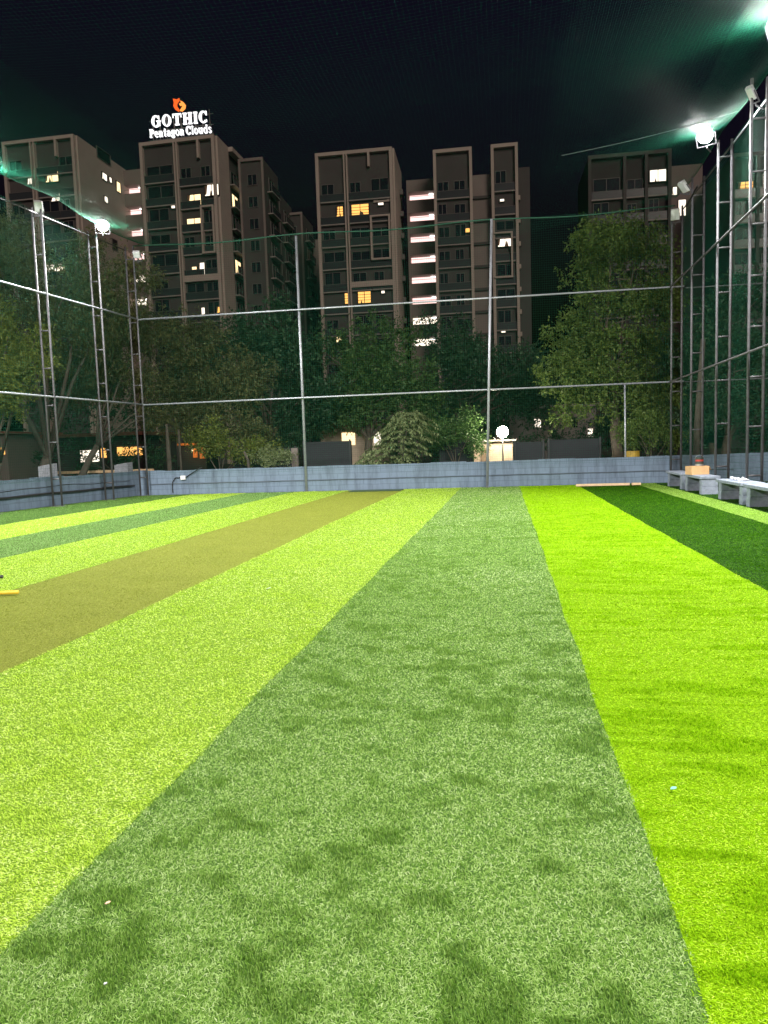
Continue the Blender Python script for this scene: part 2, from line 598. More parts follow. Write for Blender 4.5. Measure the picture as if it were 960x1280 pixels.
# small pier where the two walls meet
mb = MB()
xc = left_line(24.3)
mb.box(xc - .02, xc + .38, wall_line(xc) - .16, wall_line(xc) - .004, -.03, WH + .03)
tag(mb.build('wall_pier', M['wall_x']), 'blue grey pier in the corner where the two block walls meet', 'pier')

# pipe and cables on the walls
mb = MB()
mb.tube([(left_line(q) + .10, q, .40 + .01 * math.sin(q * 2)) for q in np.linspace(24.1, 6, 30)], .035)
tag(mb.build('water_pipe', M['dark_pipe']), 'black pipe running low along the left block wall', 'pipe')
mb = MB()
mb.tube([(left_line(q) + .012, q, .60 + .025 * math.sin(q * 1.3) + .015 * math.sin(q * 3.1)) for q in np.linspace(24.0, 8, 60)], .010, 6)
tag(mb.build('cable', M['dark_pipe']), 'thin wavy cable above the pipe on the left wall', 'cable')
mb = MB()
mb.tube([(q, wall_line(q) - .018, .40 + .006 * math.sin(q * 3)) for q in np.linspace(left_line(24.4) + .5, 7.5, 60)], .014, 6)
tag(mb.build('conduit', mat('grey_conduit', (.07, .09, .11), .6)), 'thin grey conduit clipped across the far block wall', 'conduit')
jb = at(229, 597, wall_line(-12) - .03)
t = thing('junction_box', 'small white junction box with dangling cable on the far wall', 'junction box', (jb.x, jb.y, jb.z))
mb = MB(); mb.box(jb.x - .09, jb.x + .09, jb.y - .04, jb.y + .02, jb.z - .07, jb.z + .07); part(mb, 'box_body', M['white'], t)
mb = MB()
mb.tube([(jb.x - .1, jb.y, jb.z), (jb.x - .3, jb.y - .01, jb.z + .0), (jb.x - .42, jb.y - .01, jb.z - .15), (jb.x - .45, jb.y - .01, jb.z - .4), (jb.x - .44, jb.y, jb.z - .55)], .016, 6)
mb.tube([(jb.x + .1, jb.y, jb.z), (jb.x + .3, jb.y - .01, jb.z + .12), (jb.x + .62, jb.y - .01, jb.z + .3), (jb.x + .72, jb.y + .06, jb.z + .36)], .018, 6)
part(mb, 'cable', M['blackp'], t)


# ------------------------------------------------------------------ poles, pipes, floodlights
TOPZ = 8.95


def ladder_pole(x, y, xo, h, label, lean=0.0):
    t = thing('ladder_pole', label, 'pole', (x, y, 0), 'ladder poles round the pitch')
    for xx in (x, x + xo):
        mb = MB(); mb.tube([(xx, y, -.02), (xx + lean, y, h)], .032, 10); part(mb, 'upright', M['steel'], t, True)
    z = .55 + random.uniform(0, .3)
    while z < h - .15:
        mb = MB()
        l = lean * z / h
        mb.tube([(x + l + .0, y, z), (x + xo + l, y, z)], .022, 8); part(mb, 'rung', M['steel'], t, True)
        z += 1.12
    mb = MB(); mb.box(min(x, x + xo) - .09, max(x, x + xo) + .09, y - .09, y + .09, -.02, .012); part(mb, 'base_plate', M['steel'], t)
    return t


LP = [(19.85, 'left ladder pole nearest the photo edge, rising before dark trees'),
      (22.35, 'left ladder pole carrying the glaring floodlight'),
      (24.35, 'left ladder pole in the corner of the two walls')]
for y, lab in LP:
    ladder_pole(left_line(y) + .48, y, -.30, TOPZ, lab)
RX = 5.48
RP = [(25.0, 'right ladder pole in the far net corner'), (22.45, 'second ladder pole along the right net, next to the corner pole'),
      (19.92, 'right ladder pole carrying the glaring floodlight'), (17.45, 'nearest right ladder pole beside the photo edge')]
for y, lab in RP:
    ladder_pole(RX, y, .32, TOPZ + (.3 if y < 18 else 0), lab)
HID_L = [17.35, 12.35, 7.35, 2.35]
HID_R = [14.95, 9.95, 4.95, 0.0]
for y in HID_L:
    ladder_pole(left_line(y) + .48, y, -.30, TOPZ, 'ladder pole further up the left side beyond the photo edge')
for y in HID_R:
    ladder_pole(RX, y, .32, TOPZ, 'ladder pole further up the right side beyond the photo edge')


def pipe(pts, r, label, m='pipe', name='horizontal_pipe', cat='pipe'):
    mb = MB(); mb.tube(pts, r, 8)
    o = mb.build(name, M[m], None, True)
    return tag(o, label, cat, 'pipes between the net poles')


XL, XR = left_line(24.4) + .48, RX + .1
for px, lab in ((383, 'single grey pole in the far net, left of the small layered tree'), (609, 'single grey pole in the far net, before the garden lamp')):
    b = at(px, 608, wall_line(-4) - .12)
    tp = at(370 if px == 383 else 614.5, 296 if px == 383 else 278, b.y)
    mb = MB(); mb.tube([(b.x, b.y, -.02), (tp.x, b.y, TOPZ)], .045, 10)
    t = thing('net_pole', lab, 'pole', (b.x, b.y, 0), 'single poles of the far net')
    part(mb, 'tube', M['pipe'], t, True)
    mb = MB(); mb.box(b.x - .1, b.x + .1, b.y - .1, b.y + .1, -.02, .012); part(mb, 'base_plate', M['steel'], t)
for z, lab in ((3.34, 'lower pale pipe across the far net'), (6.40, 'upper pale pipe across the far net')):
    pipe([(XL, wall_line(XL) - .17, z - .02), (-4, wall_line(-4) - .17, z), (XR + .3, wall_line(XR) - .17, z)], .030, lab)
    pipe([(XR + .4, wall_line(XR) + .1, z), (20, wall_line(20) + .1, z)], .02, lab.replace('across the far net', 'beyond the right net, thin and dim'), 'steel')
    pipe([(left_line(q) + .48, q, z) for q in (24.3, 17, 8)], .030, lab.replace('across the far net', 'along the left net'))
    pipe([(RX - .04, 25.0, z), (RX - .04, 6, z)], .028, lab.replace('across the far net', 'along the right net'), 'steel')
pipe([(left_line(q) + .20, q, TOPZ - .12) for q in (24.3, 17, 8)], .018, 'top pipe along the left net under the floodlights', 'steel')
pipe([(RX + .34, 25.0, TOPZ - .12), (RX + .34, 6, TOPZ - .12)], .02, 'top pipe along the right net under the floodlights', 'steel')
pts = []
for q in np.linspace(0, 1, 25):
    xx = XL + (XR - XL) * q
    pts.append((xx, wall_line(xx) - .17, TOPZ + .02 - .10 * math.sin(math.pi * 3 * q) ** 2))
pipe(pts, .022, 'green rope edging the top of the far net', 'rope', 'edge_rope', 'rope')
b = at(782, 570, wall_line(4) + .3); tp = at(781, 480, b.y)
mb = MB(); mb.tube([(b.x, b.y, 0), (tp.x, b.y, tp.z)], .03, 8)
tag(mb.build('short_post', M['pipe'], None, True), 'short pale post behind the far wall near the yellow drum', 'post')


def floodlight(loc, aim, label, lit, size=(.42, .30), spot=LAMP_W, group='floodlights on the ladder poles'):
    loc = Vector(loc); aim = Vector(aim)
    n = (aim - loc).normalized()
    side = n.cross(Vector((0, 0, 1))).normalized()
    up = side.cross(n)
    t = thing('floodlight', label, 'floodlight', tuple(loc), group)
    W2, H2 = size[0] / 2, size[1] / 2
    if lit:
        mb = MB(); mb.tube([loc - n * .16, loc - n * .10, loc - n * .095, loc + n * .04], [.07, .09, W2 * .84, W2 * .87], 24)
        for k in range(12):
            a = k * math.pi / 6
            d_ = side * math.cos(a) + up * math.sin(a)
            mb.obox(loc - n * .13 + d_ * .15, d_, n, d_.cross(n), .05, .03, .006)
        part(mb, 'housing', M['housing'], t)
        mb = MB(); mb.tube([loc + n * (.044 + .10 * math.sin(q)) for q in np.linspace(0, 1.5, 8)], [W2 * .82 * math.cos(q) for q in np.linspace(0, 1.5, 8)], 24)
        part(mb, 'lens', M['lens'], t, True)
    else:
        mb = MB()
        mb.obox(loc, side, up, n, W2, H2, .045)
        for k in range(-4, 5):
            mb.obox(loc - n * .062 + side * (k * W2 / 5), side, up, n, .006, H2 * .85, .018)
        part(mb, 'housing', M['housing'], t)
        mb = MB(); mb.obox(loc + n * .050, side, up, n, W2 * .9, H2 * .88, .004)
        part(mb, 'lens', M['off_lens'], t)
    mb = MB()
    for s in (-1, 1):
        mb.obox(loc + side * s * (W2 + .015) - up * .10, side, up, n, .008, .14, .018)
    mb.obox(loc - up * .25, side, up, n, W2 + .023, .008, .018)
    mb.tube([loc - up * .25, loc - up * .25 - Vector((0, 0, .05)), loc - up * .25 - Vector((0, 0, .05)) - Vector((n.x, n.y, 0)).normalized() * .35], .018, 6)
    part(mb, 'bracket', M['steel'], t)
    if lit:
        ld = bpy.data.lights.new('floodlight_beam', 'SPOT')
        ld.energy = spot
        ld.spot_size = R(172)
        ld.spot_blend = .6
        ld.shadow_soft_size = .2
        ld.color = (1.0, .97, .95)
        lo = bpy.data.objects.new('floodlight_beam', ld)
        col.objects.link(lo)
        lo.parent = t
        lo.location = n * .36
        lo.rotation_euler = n.to_track_quat('-Z', 'Y').to_euler()
    return t


floodlight((left_line(22.35) + .78, 22.25, 9.06), (-4, 9, 0), 'glaring floodlight on the left pole by the pale apartment block', True)
floodlight((RX - .34, 19.8, 9.06), (-2, 7, 0), 'glaring floodlight high on the right pole', True)
for y in HID_L:
    floodlight((left_line(y) + .78, y, 9.06), (-3, {17.35: 9, 12.35: 26, 7.35: 12, 2.35: 7}[y], .8), 'lit floodlight further up the left side beyond the photo edge', True)
for y in HID_R:
    floodlight((RX - .34, y, 9.06), (-2, {14.95: 7, 9.95: 25, 4.95: 9, 0.0: 7}[y], .8), 'lit floodlight further up the right side beyond the photo edge', True)
floodlight(at(48, 258, 19.8), (-9.5, 13, 0), 'unlit white floodlight at the far left photo edge', False, (.22, .34))
floodlight(at(171, 318, 24.2), (-11, 16, 0), 'unlit floodlight above the left net corner pole', False, (.24, .24))
floodlight(at(844, 268, 24.9), (3, 10, 2), 'unlit pale floodlight on the far right corner pole', False, (.26, .34))
floodlight(at(855, 233, 22.4), (9, 25, 14), 'unlit tilted floodlight above the second right pole', False, (.2, .34))
floodlight(at(939, 116, 17.4), (2, 14, 3), 'unlit tilted floodlight on the nearest right pole', False, (.13, .30))
# struts that carry the heads
mb = MB(); mb.tube([at(858, 258, 22.4), at(872, 232, 21.3)], .025, 6)
tag(mb.build('lamp_strut', M['blackp']), 'dark slanted strut below the tilted right floodlight', 'strut')


# ------------------------------------------------------------------ nets: real cords
def cords(lines, r):
    """lines: list of (k,3) arrays -> triangular prisms"""
    VV, FF = [], []
    off = 0
    an = np.array([0, 2.0944, 4.18879])
    for P in lines:
        P = np.asarray(P, float)
        k = len(P)
        T = np.gradient(P, axis=0)
        T /= np.linalg.norm(T, axis=1, keepdims=True)
        ref = np.array([0, 0, 1.0]) if abs(T[0, 2]) < .8 else np.array([1.0, 0, 0])
        A = np.cross(T, ref); A /= np.linalg.norm(A, axis=1, keepdims=True)
        B = np.cross(T, A)
        V = P[:, None] + r * (A[:, None] * np.cos(an)[None, :, None] + B[:, None] * np.sin(an)[None, :, None])
        VV.append(V.reshape(-1, 3))
        i = np.arange(k - 1)[:, None]
        j = np.arange(3)[None]
        j2 = (j + 1) % 3
        FF.append((off + np.stack([i * 3 + j, i * 3 + j2, (i + 1) * 3 + j2, (i + 1) * 3 + j], -1)).reshape(-1, 4))
        off += k * 3
    return np.concatenate(VV), np.concatenate(FF)


CELL = .075
ls = []
for x in np.arange(XL, XR, CELL):
    ls.append([(x, wall_line(x) - .20, .75), (x + .02 * math.sin(x), wall_line(x) - .20, 4.5), (x, wall_line(x) - .20, TOPZ)])
for z in np.arange(.75, TOPZ, CELL):
    xx = np.linspace(XL, XR, 9)
    ls.append(np.stack([xx, wall_line(xx) - .20 + .01 * np.sin(xx * 3), z + .012 * np.sin(xx * 1.7 + z)], -1))
o = np_mesh('net', *cords(ls, .0016), M['net'])
tag(o, 'green netting stretched across the far end above the block wall', 'net')
ls = []
for y in np.arange(3, 24.35, CELL):
    x = left_line(y) + .16
    ls.append([(x, y, .8), (x, y, TOPZ)])
for z in np.arange(.8, TOPZ, CELL):
    yy = np.linspace(3, 24.35, 9)
    ls.append(np.stack([np.array([left_line(q) for q in yy]) + .16, yy, z + 0 * yy], -1))
o = np_mesh('net', *cords(ls, .0024), M['net'])
tag(o, 'green netting along the left side above the block wall', 'net')
ls = []
for y in np.arange(3, 25.0, CELL):
    ls.append([(RX + .36, y, .05), (RX + .36, y, TOPZ)])
for z in np.arange(.05, TOPZ, CELL):
    ls.append([(RX + .36, 3, z), (RX + .36, 14, z + .01), (RX + .36, 25.0, z)])
o = np_mesh('net', *cords(ls, .0016), M['net'])
tag(o, 'dense dark green netting along the right side behind the benches', 'net')


def roof_z(x, y):
    q = (x - XL) / (XR - XL)
    edge = 4 * q * (1 - q)
    bay = np.abs(np.sin(np.pi * (y - 24.8) / 5.0))
    return TOPZ + .22 - .95 * edge - .16 * bay * (1 - edge * .4) + .012 * np.sin(x * 1.1 + y * .7)


RC = .085
ls = []
yy = np.linspace(4, 24.8, 48)
for x in np.arange(XL, XR, RC):
    ls.append(np.stack([x + 0 * yy, yy + .035 * (x + 4) * (yy > 24), roof_z(x, yy)], -1))
xx = np.linspace(XL, XR, 34)
for y in np.arange(4, 24.8, RC):
    ls.append(np.stack([xx, y + 0 * xx, roof_z(xx, y)], -1))
glow_cords = []
g_ = 4.5 * (np.linspace(0, 1, 190) ** 2.0)
for x in np.concatenate([XL + .01 + g_, XR - .01 - g_]):   # extra cords added along both edges to strengthen the lamps' green glow
    glow_cords.append(np.stack([x + 0 * yy, yy, roof_z(x, yy) + .003], -1))
v1, f1 = cords(ls, .00036)
near = lambda q: min(q[0][0] - XL, XR - q[0][0])
v2, f2 = cords([q for q in glow_cords if near(q) < 1.3], .0009)
v3, f3 = cords([q for q in glow_cords if near(q) >= 1.3], .00035)
o = np_mesh('net', np.concatenate([v1, v2, v3]), np.concatenate([f1, f2 + len(v1), f3 + len(v1) + len(v2)]), M['roof_net'])
tag(o, 'green overhead netting sagging between the floodlight poles', 'net')
mb = MB(); mb.tube([(q, 18.6, float(roof_z(np.float64(q), np.float64(18.6))) + .01) for q in np.linspace(1.5, XR, 12)], .0022, 5)
tag(mb.build('support_wire', M['pipe']), 'thin pale seam cord in the overhead net near the right floodlight', 'wire')


# ------------------------------------------------------------------ benches and loose things
def bench(y0, y1, label, x0=5.02):
    t = thing('bench', label, 'bench', (x0 + .2, (y0 + y1) / 2, 0), 'concrete benches along the right net')
    mb = MB(); mb.box(x0 - .05, x0 + .45, y0 - .04, y1 + .04, .40, .475)
    o = part(mb, 'seat', M['bench'], t)
    bv = o.modifiers.new('bevel', 'BEVEL'); bv.width = .012; bv.segments = 2
    for ya, yb in ((y0, y0 + .22), (y1 - .22, y1)):
        mb = MB()
        for k, (za, zb) in enumerate(((-.01, .197), (.203, .398))):
            mb.box(x0 + .006 * k, x0 + .40 + .006 * (1 - k), ya, yb, za, zb)
        mb.box(x0 + .012, x0 + .39, ya + .01, yb - .01, .19, .21)
        o = part(mb, 'leg', M['bench'], t)
        bv = o.modifiers.new('bevel', 'BEVEL'); bv.width = .008; bv.segments = 1
    return t


bench(21.55, 23.35, 'grey concrete bench nearest the far wall')
bench(19.45, 21.15, 'grey concrete bench carrying the cardboard box')
bench(16.25, 18.0, 'grey concrete bench with crumpled plastic on its seat')
bench(14.35, 15.95, 'grey concrete bench cut by the right photo edge', 5.0)

bx = Vector((5.16, 20.45, .476))
t = thing('cardboard_box', 'open cardboard box on the concrete bench', 'box', tuple(bx))
mb = MB()
ca, sa = math.cos(.2), math.sin(.2)
AX, AY, AZ = Vector((ca, sa, 0)), Vector((-sa, ca, 0)), Vector((0, 0, 1))
mb.obox(bx + AZ * .115, AX, AY, AZ, .24, .19, .113)
part(mb, 'carton', M['card'], t)
mb = MB(); mb.obox(bx + AZ * .231 + AX * .0, AX, AY, AZ, .238, .03, .0025); part(mb, 'tape', M['card_tape'], t)
mb = MB()
f0 = bx + AZ * .228 + AX * .24
ax2 = (AX * .5 - AZ * .86).normalized()
mb.obox(f0 + ax2 * .06, ax2, AY, ax2.cross(AY), .06, .185, .003); part(mb, 'flap', M['card'], t)
cx = bx + AZ * .2345 + AX * .06
t = thing('paint_tin', 'dark tin with red band standing on the cardboard box', 'tin', tuple(cx))
mb = MB(); mb.tube([cx, cx + AZ * .05], .105, 20); part(mb, 'base', M['tin'], t, False)
mb = MB(); mb.tube([cx + AZ * .05, cx + AZ * .12], .104, 20); part(mb, 'label_band', M['tin_dark'], t)
mb = MB(); mb.tube([cx + AZ * .12, cx + AZ * .165], .1045, 20); part(mb, 'red_band', M['tin_red'], t)
mb = MB(); mb.tube([cx + AZ * .165, cx + AZ * .21], .104, 20); mb.tube([cx + AZ * .21, cx + AZ * .222], .108, 20); part(mb, 'rim', M['tin_dark'], t)
mb = MB(); mb.tube([cx + AZ * .2 + AX * .11 * math.cos(a) + AZ * .09 * math.sin(a) for a in np.linspace(0, math.pi, 12)], .004, 5); part(mb, 'handle', M['tin'], t)
# crumpled plastic on a bench
mb = MB()
for k in range(7):
    c = Vector((5.12 + random.uniform(-.05, .2), 17.05 + random.uniform(-.25, .25), .476 + .035))
    mb.tube([c + Vector((random.uniform(-.06, .06), random.uniform(-.07, .07), random.uniform(-.03, .03))) for _ in range(4)], [.012, .035, .03, .010], 6)
tag(mb.build('plastic_scrap', mat('clear_grey_plastic', (.45, .47, .5), .25)), 'crumpled grey plastic lying on a bench seat', 'litter')
# timber along the foot of the far wall
p0, p1 = gnd(720, 609.5), gnd(788, 607.3)
for a, b_, lab in ((gnd(720, 609.5), gnd(787, 608), 'long pale timber batten at the end of the deep green strip'), (gnd(789.5, 607.9), gnd(801, 607.6), 'short pale timber offcut beside the long batten')):
    y = 23.95
    mb = MB(); mb.box(a.x * y / a.y, b_.x * y / b_.y, y - .06, y + .06, .012, .085)
    o = mb.build('timber_batten', M['wood']); tag(o, lab, 'batten', 'timber at the foot of the far wall')
    bv = o.modifiers.new('bevel', 'BEVEL'); bv.width = .006
# dark mat piece at the end of the matting
mb = MB(); mb.box(-5.3, -3.5, 23.75, 24.55, .004, .02)
tag(mb.build('mat_offcut', mat('dark_green_mat', (.02, .05, .015), .95, var=.3, scale=20)), 'dark green offcut laid across the far end of the olive matting', 'mat')
# yellow stick at the left edge
s = gnd(23, 741.5, .02)
mb = MB(); mb.tube([(s.x, s.y, .032), (s.x - .5, s.y - .12, .034), (s.x - 1.2, s.y - .25, .036)], .021, 10)
tag(mb.build('yellow_stick', M['yellow'], None, True), 'yellow painted stick lying at the left edge of the matting', 'stick')
s = gnd(0, 722, .02)
mb = MB(); mb.tube([(s.x + .04, s.y, .032), (s.x - .6, s.y - .1, .034)], .02, 8)
tag(mb.build('dark_stick', M['blackp'], None, True), 'dark stick on the lime strip at the left photo edge', 'stick')


def scrap(px, py, m, name, label, cat, r=.012):
    r *= .6
    c = gnd(px, py, .020)
    mb = MB()
    pl = [(c.x + r * (1 + .5 * random.random()) * math.cos(a) * 1.2, c.y + r * (1 + .6 * random.random()) * math.sin(a)) for a in np.linspace(0, 2 * math.pi, 8)[:-1]]
    mb.prism(pl, lambda u, v, d: (u, v, c.z + d + .25 * (u - c.x)), -.001, .001)
    tag(mb.build(name, m), label, cat)


scrap(135, 1128, M['leaf_litter'], 'dry_leaf', 'tiny dry leaf on the sage strip near the bottom left', 'leaf', .010)
scrap(132, 1229, M['scrap'], 'paper_scrap', 'pale paper speck on the sage strip below the dry leaf', 'litter', .006)
scrap(336, 735, M['scrap'], 'paper_scrap', 'pale paper speck on the lime strip by the matting', 'litter', .028)
scrap(842, 985, M['cyan'], 'foil_scrap', 'small cyan foil scrap on the right lime strip', 'litter', .014)


# ------------------------------------------------------------------ trees
def np_leaves(centers, radii, count, size, droop, flat=(1, 1, 1), shell=.45, aspect=2.4, seed=0):
    """rhombic leaves spread through ellipsoidal clumps, gathered on short twigs"""
    r = np.random.default_rng(seed)
    P, D = [], []
    tot = sum(q ** 2 for q in radii)
    for c, rad in zip(centers, radii):
        n = max(20, int(count * rad ** 2 / tot))
        nt = max(6, n // 9)
        d = r.normal(size=(nt, 3)); d /= np.linalg.norm(d, axis=1, keepdims=True)
        rr = rad * (shell + (1.02 - shell) * r.random(nt) ** .6)
        wob = 1 + .28 * np.sin(d[:, 0] * 5 + c[0]) * np.sin(d[:, 2] * 4 + c[1]) + .12 * np.sin(d[:, 1] * 11)
        tw = np.array(c) + d * (rr * wob)[:, None] * np.array(flat)
        td = d + r.normal(0, .5, (nt, 3)) + np.array([0, 0, -droop]); td /= np.linalg.norm(td, axis=1, keepdims=True)
        k = r.integers(0, nt, n)
        s = r.random(n)
        P.append(tw[k] + td[k] * (s * size * 3.2)[:, None] + r.normal(0, size * .4, (n, 3)))
        dd = td[k] * .6 + r.normal(0, .75, (n, 3)) + np.array([0, 0, -droop * .6])
        D.append(dd / np.linalg.norm(dd, axis=1, keepdims=True))
    P, D = np.concatenate(P), np.concatenate(D)
    n = len(P)
    S = np.cross(D, r.normal(size=(n, 3))); S /= np.linalg.norm(S, axis=1, keepdims=True) + 1e-9
    L = size * r.uniform(.65, 1.35, n)[:, None]
    W = L / aspect
    V = np.stack([P, P + D * L * .45 + S * W * .5, P + D * L, P + D * L * .45 - S * W * .5], 1).reshape(-1, 3)
    F = np.arange(n)[:, None] * 4 + np.array([0, 1, 2, 3])
    return V, F


LM = dict(
    rain=leaf_mat('rain_tree_leaf', [(.05, .06, .022), (.085, .10, .034), (.14, .155, .055)], .3),
    yellowish=leaf_mat('light_leaf', [(.09, .125, .02), (.14, .18, .03), (.20, .24, .05)], .35),
    dark=leaf_mat('evergreen_leaf', [(.016, .05, .022), (.03, .08, .034), (.05, .11, .045)], .25),
    mid=leaf_mat('mid_leaf', [(.035, .085, .02), (.06, .125, .03), (.09, .17, .045)], .3),
    layer=leaf_mat('layered_leaf', [(.13, .17, .065), (.19, .24, .10), (.26, .31, .15)], .3),
    big=leaf_mat('big_tree_leaf', [(.055, .10, .018), (.09, .148, .027), (.14, .20, .045)], .35),
)


def tree(name, label, cat, base, blobs, leafm, count, size, droop=.3, trunk=.22, bark='bark', flat=(1, 1, .9), group=None, seed=0, shell=.45, aspect=2.4, fork=None, limbs=True):
    """base: ground point; blobs: (px, py, r_px, Y) crown clumps read off the photo and set at their own depth"""
    base = Vector(base)
    t = thing(name, label, cat, tuple(base), group)
    rq = random.Random(seed + 100)
    big, blobs = blobs, []
    for px, py, rp, Y in big:
        k_ = 7 if rp > 25 else 4
        for _ in range(k_):
            a, e = rq.uniform(0, 6.283), rq.uniform(-1, 1)
            q = rq.uniform(.45, .85) * rp
            blobs.append((px + q * math.cos(a) * math.sqrt(1 - e * e), py + q * e * .85, rp * rq.uniform(.30, .50), Y + q * math.sin(a) * math.sqrt(1 - e * e) * Y / FPX))
    cs, rs = [], []
    for px, py, rp, Y in blobs:
        c = at(px, py, Y)
        cs.append(c); rs.append(rp * Y / FPX)
    V, F = np_leaves([tuple(c - base) for c in cs], rs, int(count * 2.6), size * .95, droop, flat, shell, aspect, seed)
    V = V[:]
    V[:, 2] = np.maximum(V[:, 2], .05)
    o = np_mesh('crown', V, F, LM[leafm], t)
    rnd = random.Random(seed)
    mb = MB()
    zf = fork if fork else min(c.z for c in cs) * .7 + .3
    mean = sum(cs, Vector((0, 0, 0))) / len(cs)
    fk = Vector((base.x + (mean.x - base.x) * .25, base.y + (mean.y - base.y) * .25, max(zf, .5)))
    pts = [base + Vector((0, 0, -.05)), base.lerp(fk, .35) + Vector((trunk * .3, 0, 0)), base.lerp(fk, .7) - Vector((trunk * .2, 0, 0)), fk]
    mb.tube(pts, [trunk * 1.35, trunk, trunk * .85, trunk * .75], 10)
    part(mb, 'trunk', M[bark], t, True)
    if limbs:
        for c, r_ in [(at(*b[:2], b[3]), b[2] * b[3] / FPX) for b in sorted(big, key=lambda q: -q[2])[:7]]:
            mb = MB()
            e = c + Vector((rnd.uniform(-.2, .2), 0, .3)) * r_
            m1 = fk.lerp(e, .4) + Vector((rnd.uniform(-.1, .1), rnd.uniform(-.1, .1), .12)) * (e - fk).length * .6
            mb.tube([fk - Vector((0, 0, trunk * .3)), m1, e], [trunk * .5, trunk * .26, .015], 7)
            for k in range(3):
                q = m1.lerp(e, .2 + .25 * k)
                dd = Vector((rnd.uniform(-1, 1), rnd.uniform(-1, 1), rnd.uniform(-.3, .8))) * r_ * .8
                mb.tube([q, q + dd * .5 + Vector((0, 0, .1)), q + dd], [trunk * .2, trunk * .12, .008], 5)
            part(mb, 'limb', M[bark], t, True)
    return t


G0 = lambda px, Y: (at(px, 560, Y).x, Y, 0)
# big spreading tree on the left: pale lit clumps low on the left, dark drooping sprays above
tree('rain_tree', 'spreading tree with pale forked trunk behind the left wall', 'tree', G0(45, 27), [
    (-60, 380, 60, 27), (10, 350, 55, 27.5), (75, 380, 50, 28), (140, 390, 48, 28.5), (30, 300, 45, 29), (100, 330, 48, 29), (165, 345, 35, 29),
    (60, 400, 50, 28.5), (120, 395, 45, 28.5), (30, 440, 40, 28.5), (205, 430, 42, 29), (120, 440, 45, 29), (60, 440, 35, 29), (250, 470, 34, 30), (-30, 300, 50, 28)],
     'rain', 24000, .16, .7, .26, 'bark_pale', (1.1, 1.0, .8), 'trees behind the far and left walls', 3, .25, 3.2, 1.6)
tree('light_leaf_tree', 'yellow green leafy tree at the left photo edge', 'tree', G0(-10, 25), [
    (15, 430, 34, 24), (45, 455, 24, 24), (-10, 470, 36, 24), (20, 480, 26, 24), (0, 400, 28, 24.3), (48, 420, 18, 24.2), (10, 510, 18, 24)],
     'yellowish', 5200, .13, .5, .14, 'bark', (1, 1, .9), 'trees behind the far and left walls', 4, .3, 2.6, 1.4)
tree('rain_tree', 'dark drooping tree with slim trunk beside the left ladder poles', 'tree', G0(87, 29), [
    (150, 470, 40, 30), (210, 500, 42, 30), (265, 520, 40, 30.5), (300, 470, 40, 31), (240, 430, 40, 31), (180, 420, 40, 31), (110, 480, 36, 31), (310, 540, 30, 30)],
     'rain', 14000, .16, .6, .16, 'bark_pale', (1.1, 1, .8), 'trees behind the far and left walls', 5, .3, 3.2, 2.0)
tree('shrub', 'wide dark shrub in front of the warm lit house on the left', 'shrub', G0(150, 32), [
    (90, 560, 18, 33), (130, 555, 16, 33), (165, 566, 14, 33), (190, 560, 20, 33), (60, 570, 20, 33), (150, 578, 14, 32.5), (105, 583, 14, 32.5), (205, 575, 14, 32)],
     'dark', 900, .16, .2, .08, 'bark', (1, 1, .9), 'shrubs behind the far wall', 21, .2, 2.4, .5)
tree('shrub', 'bush with pale flecks below the dark tree, left of the first single pole', 'shrub', G0(270, 28.5), [
    (262, 548, 22, 28.5), (285, 560, 20, 28.3), (310, 565, 18, 28.2), (335, 560, 20, 28.6), (240, 545, 16, 28.8)],
     'yellowish', 1700, .13, .2, .06, 'bark', (1, 1, .9), 'shrubs behind the far wall', 6, .2, 2.2, .5)
tree('evergreen_tree', 'dense blackish evergreen left of the first single pole', 'tree', G0(335, 36), [
    (330, 450, 50, 36), (300, 420, 34, 36.5), (365, 430, 40, 37), (340, 510, 45, 36), (385, 500, 40, 37), (290, 490, 36, 37), (350, 400, 26, 37)],
     'dark', 8000, .20, .1, .25, 'bark', (1, 1, 1), 'trees behind the far and left walls', 7, .5)
tree('leafy_tree', 'mid green tree rising behind the small layered tree', 'tree', G0(460, 38), [
    (470, 430, 36, 38), (440, 470, 44, 38), (500, 470, 44, 38), (415, 440, 26, 39), (460, 510, 46, 38), (520, 510, 36, 38.5), (400, 510, 38, 39), (500, 420, 22, 39)],
     'mid', 9000, .19, .25, .25, 'bark', (1, 1, .9), 'trees behind the far and left walls', 8, .4)
tree('evergreen_tree', 'dark evergreen before the lit stairwell of the middle block', 'tree', G0(580, 42), [
    (560, 440, 36, 42), (600, 450, 38, 42), (540, 410, 18, 42.5), (640, 470, 36, 42), (590, 500, 46, 42), (650, 510, 36, 42.5), (575, 405, 16, 43), (545, 500, 34, 42), (668, 450, 24, 43)],
     'dark', 9500, .20, .1, .25, 'bark', (1, 1, 1), 'trees behind the far and left walls', 9, .45)
tree('leafy_tree', 'tall yellow green tree before the right hand apartment block', 'tree', G0(770, 31), [
    (760, 300, 40, 32), (800, 320, 40, 32.5), (735, 345, 34, 32), (785, 370, 46, 32), (740, 410, 44, 31.5), (715, 450, 40, 31), (765, 450, 46, 31),
    (805, 430, 34, 32), (690, 470, 24, 30.5), (740, 490, 42, 30.5), (795, 490, 40, 31), (700, 510, 24, 30.5), (830, 370, 34, 33), (830, 470, 30, 33)],
     'big', 14500, .16, .4, .24, 'bark', (1, 1, .85), 'trees behind the far and left walls', 10, .35, 2.3, 2.6)
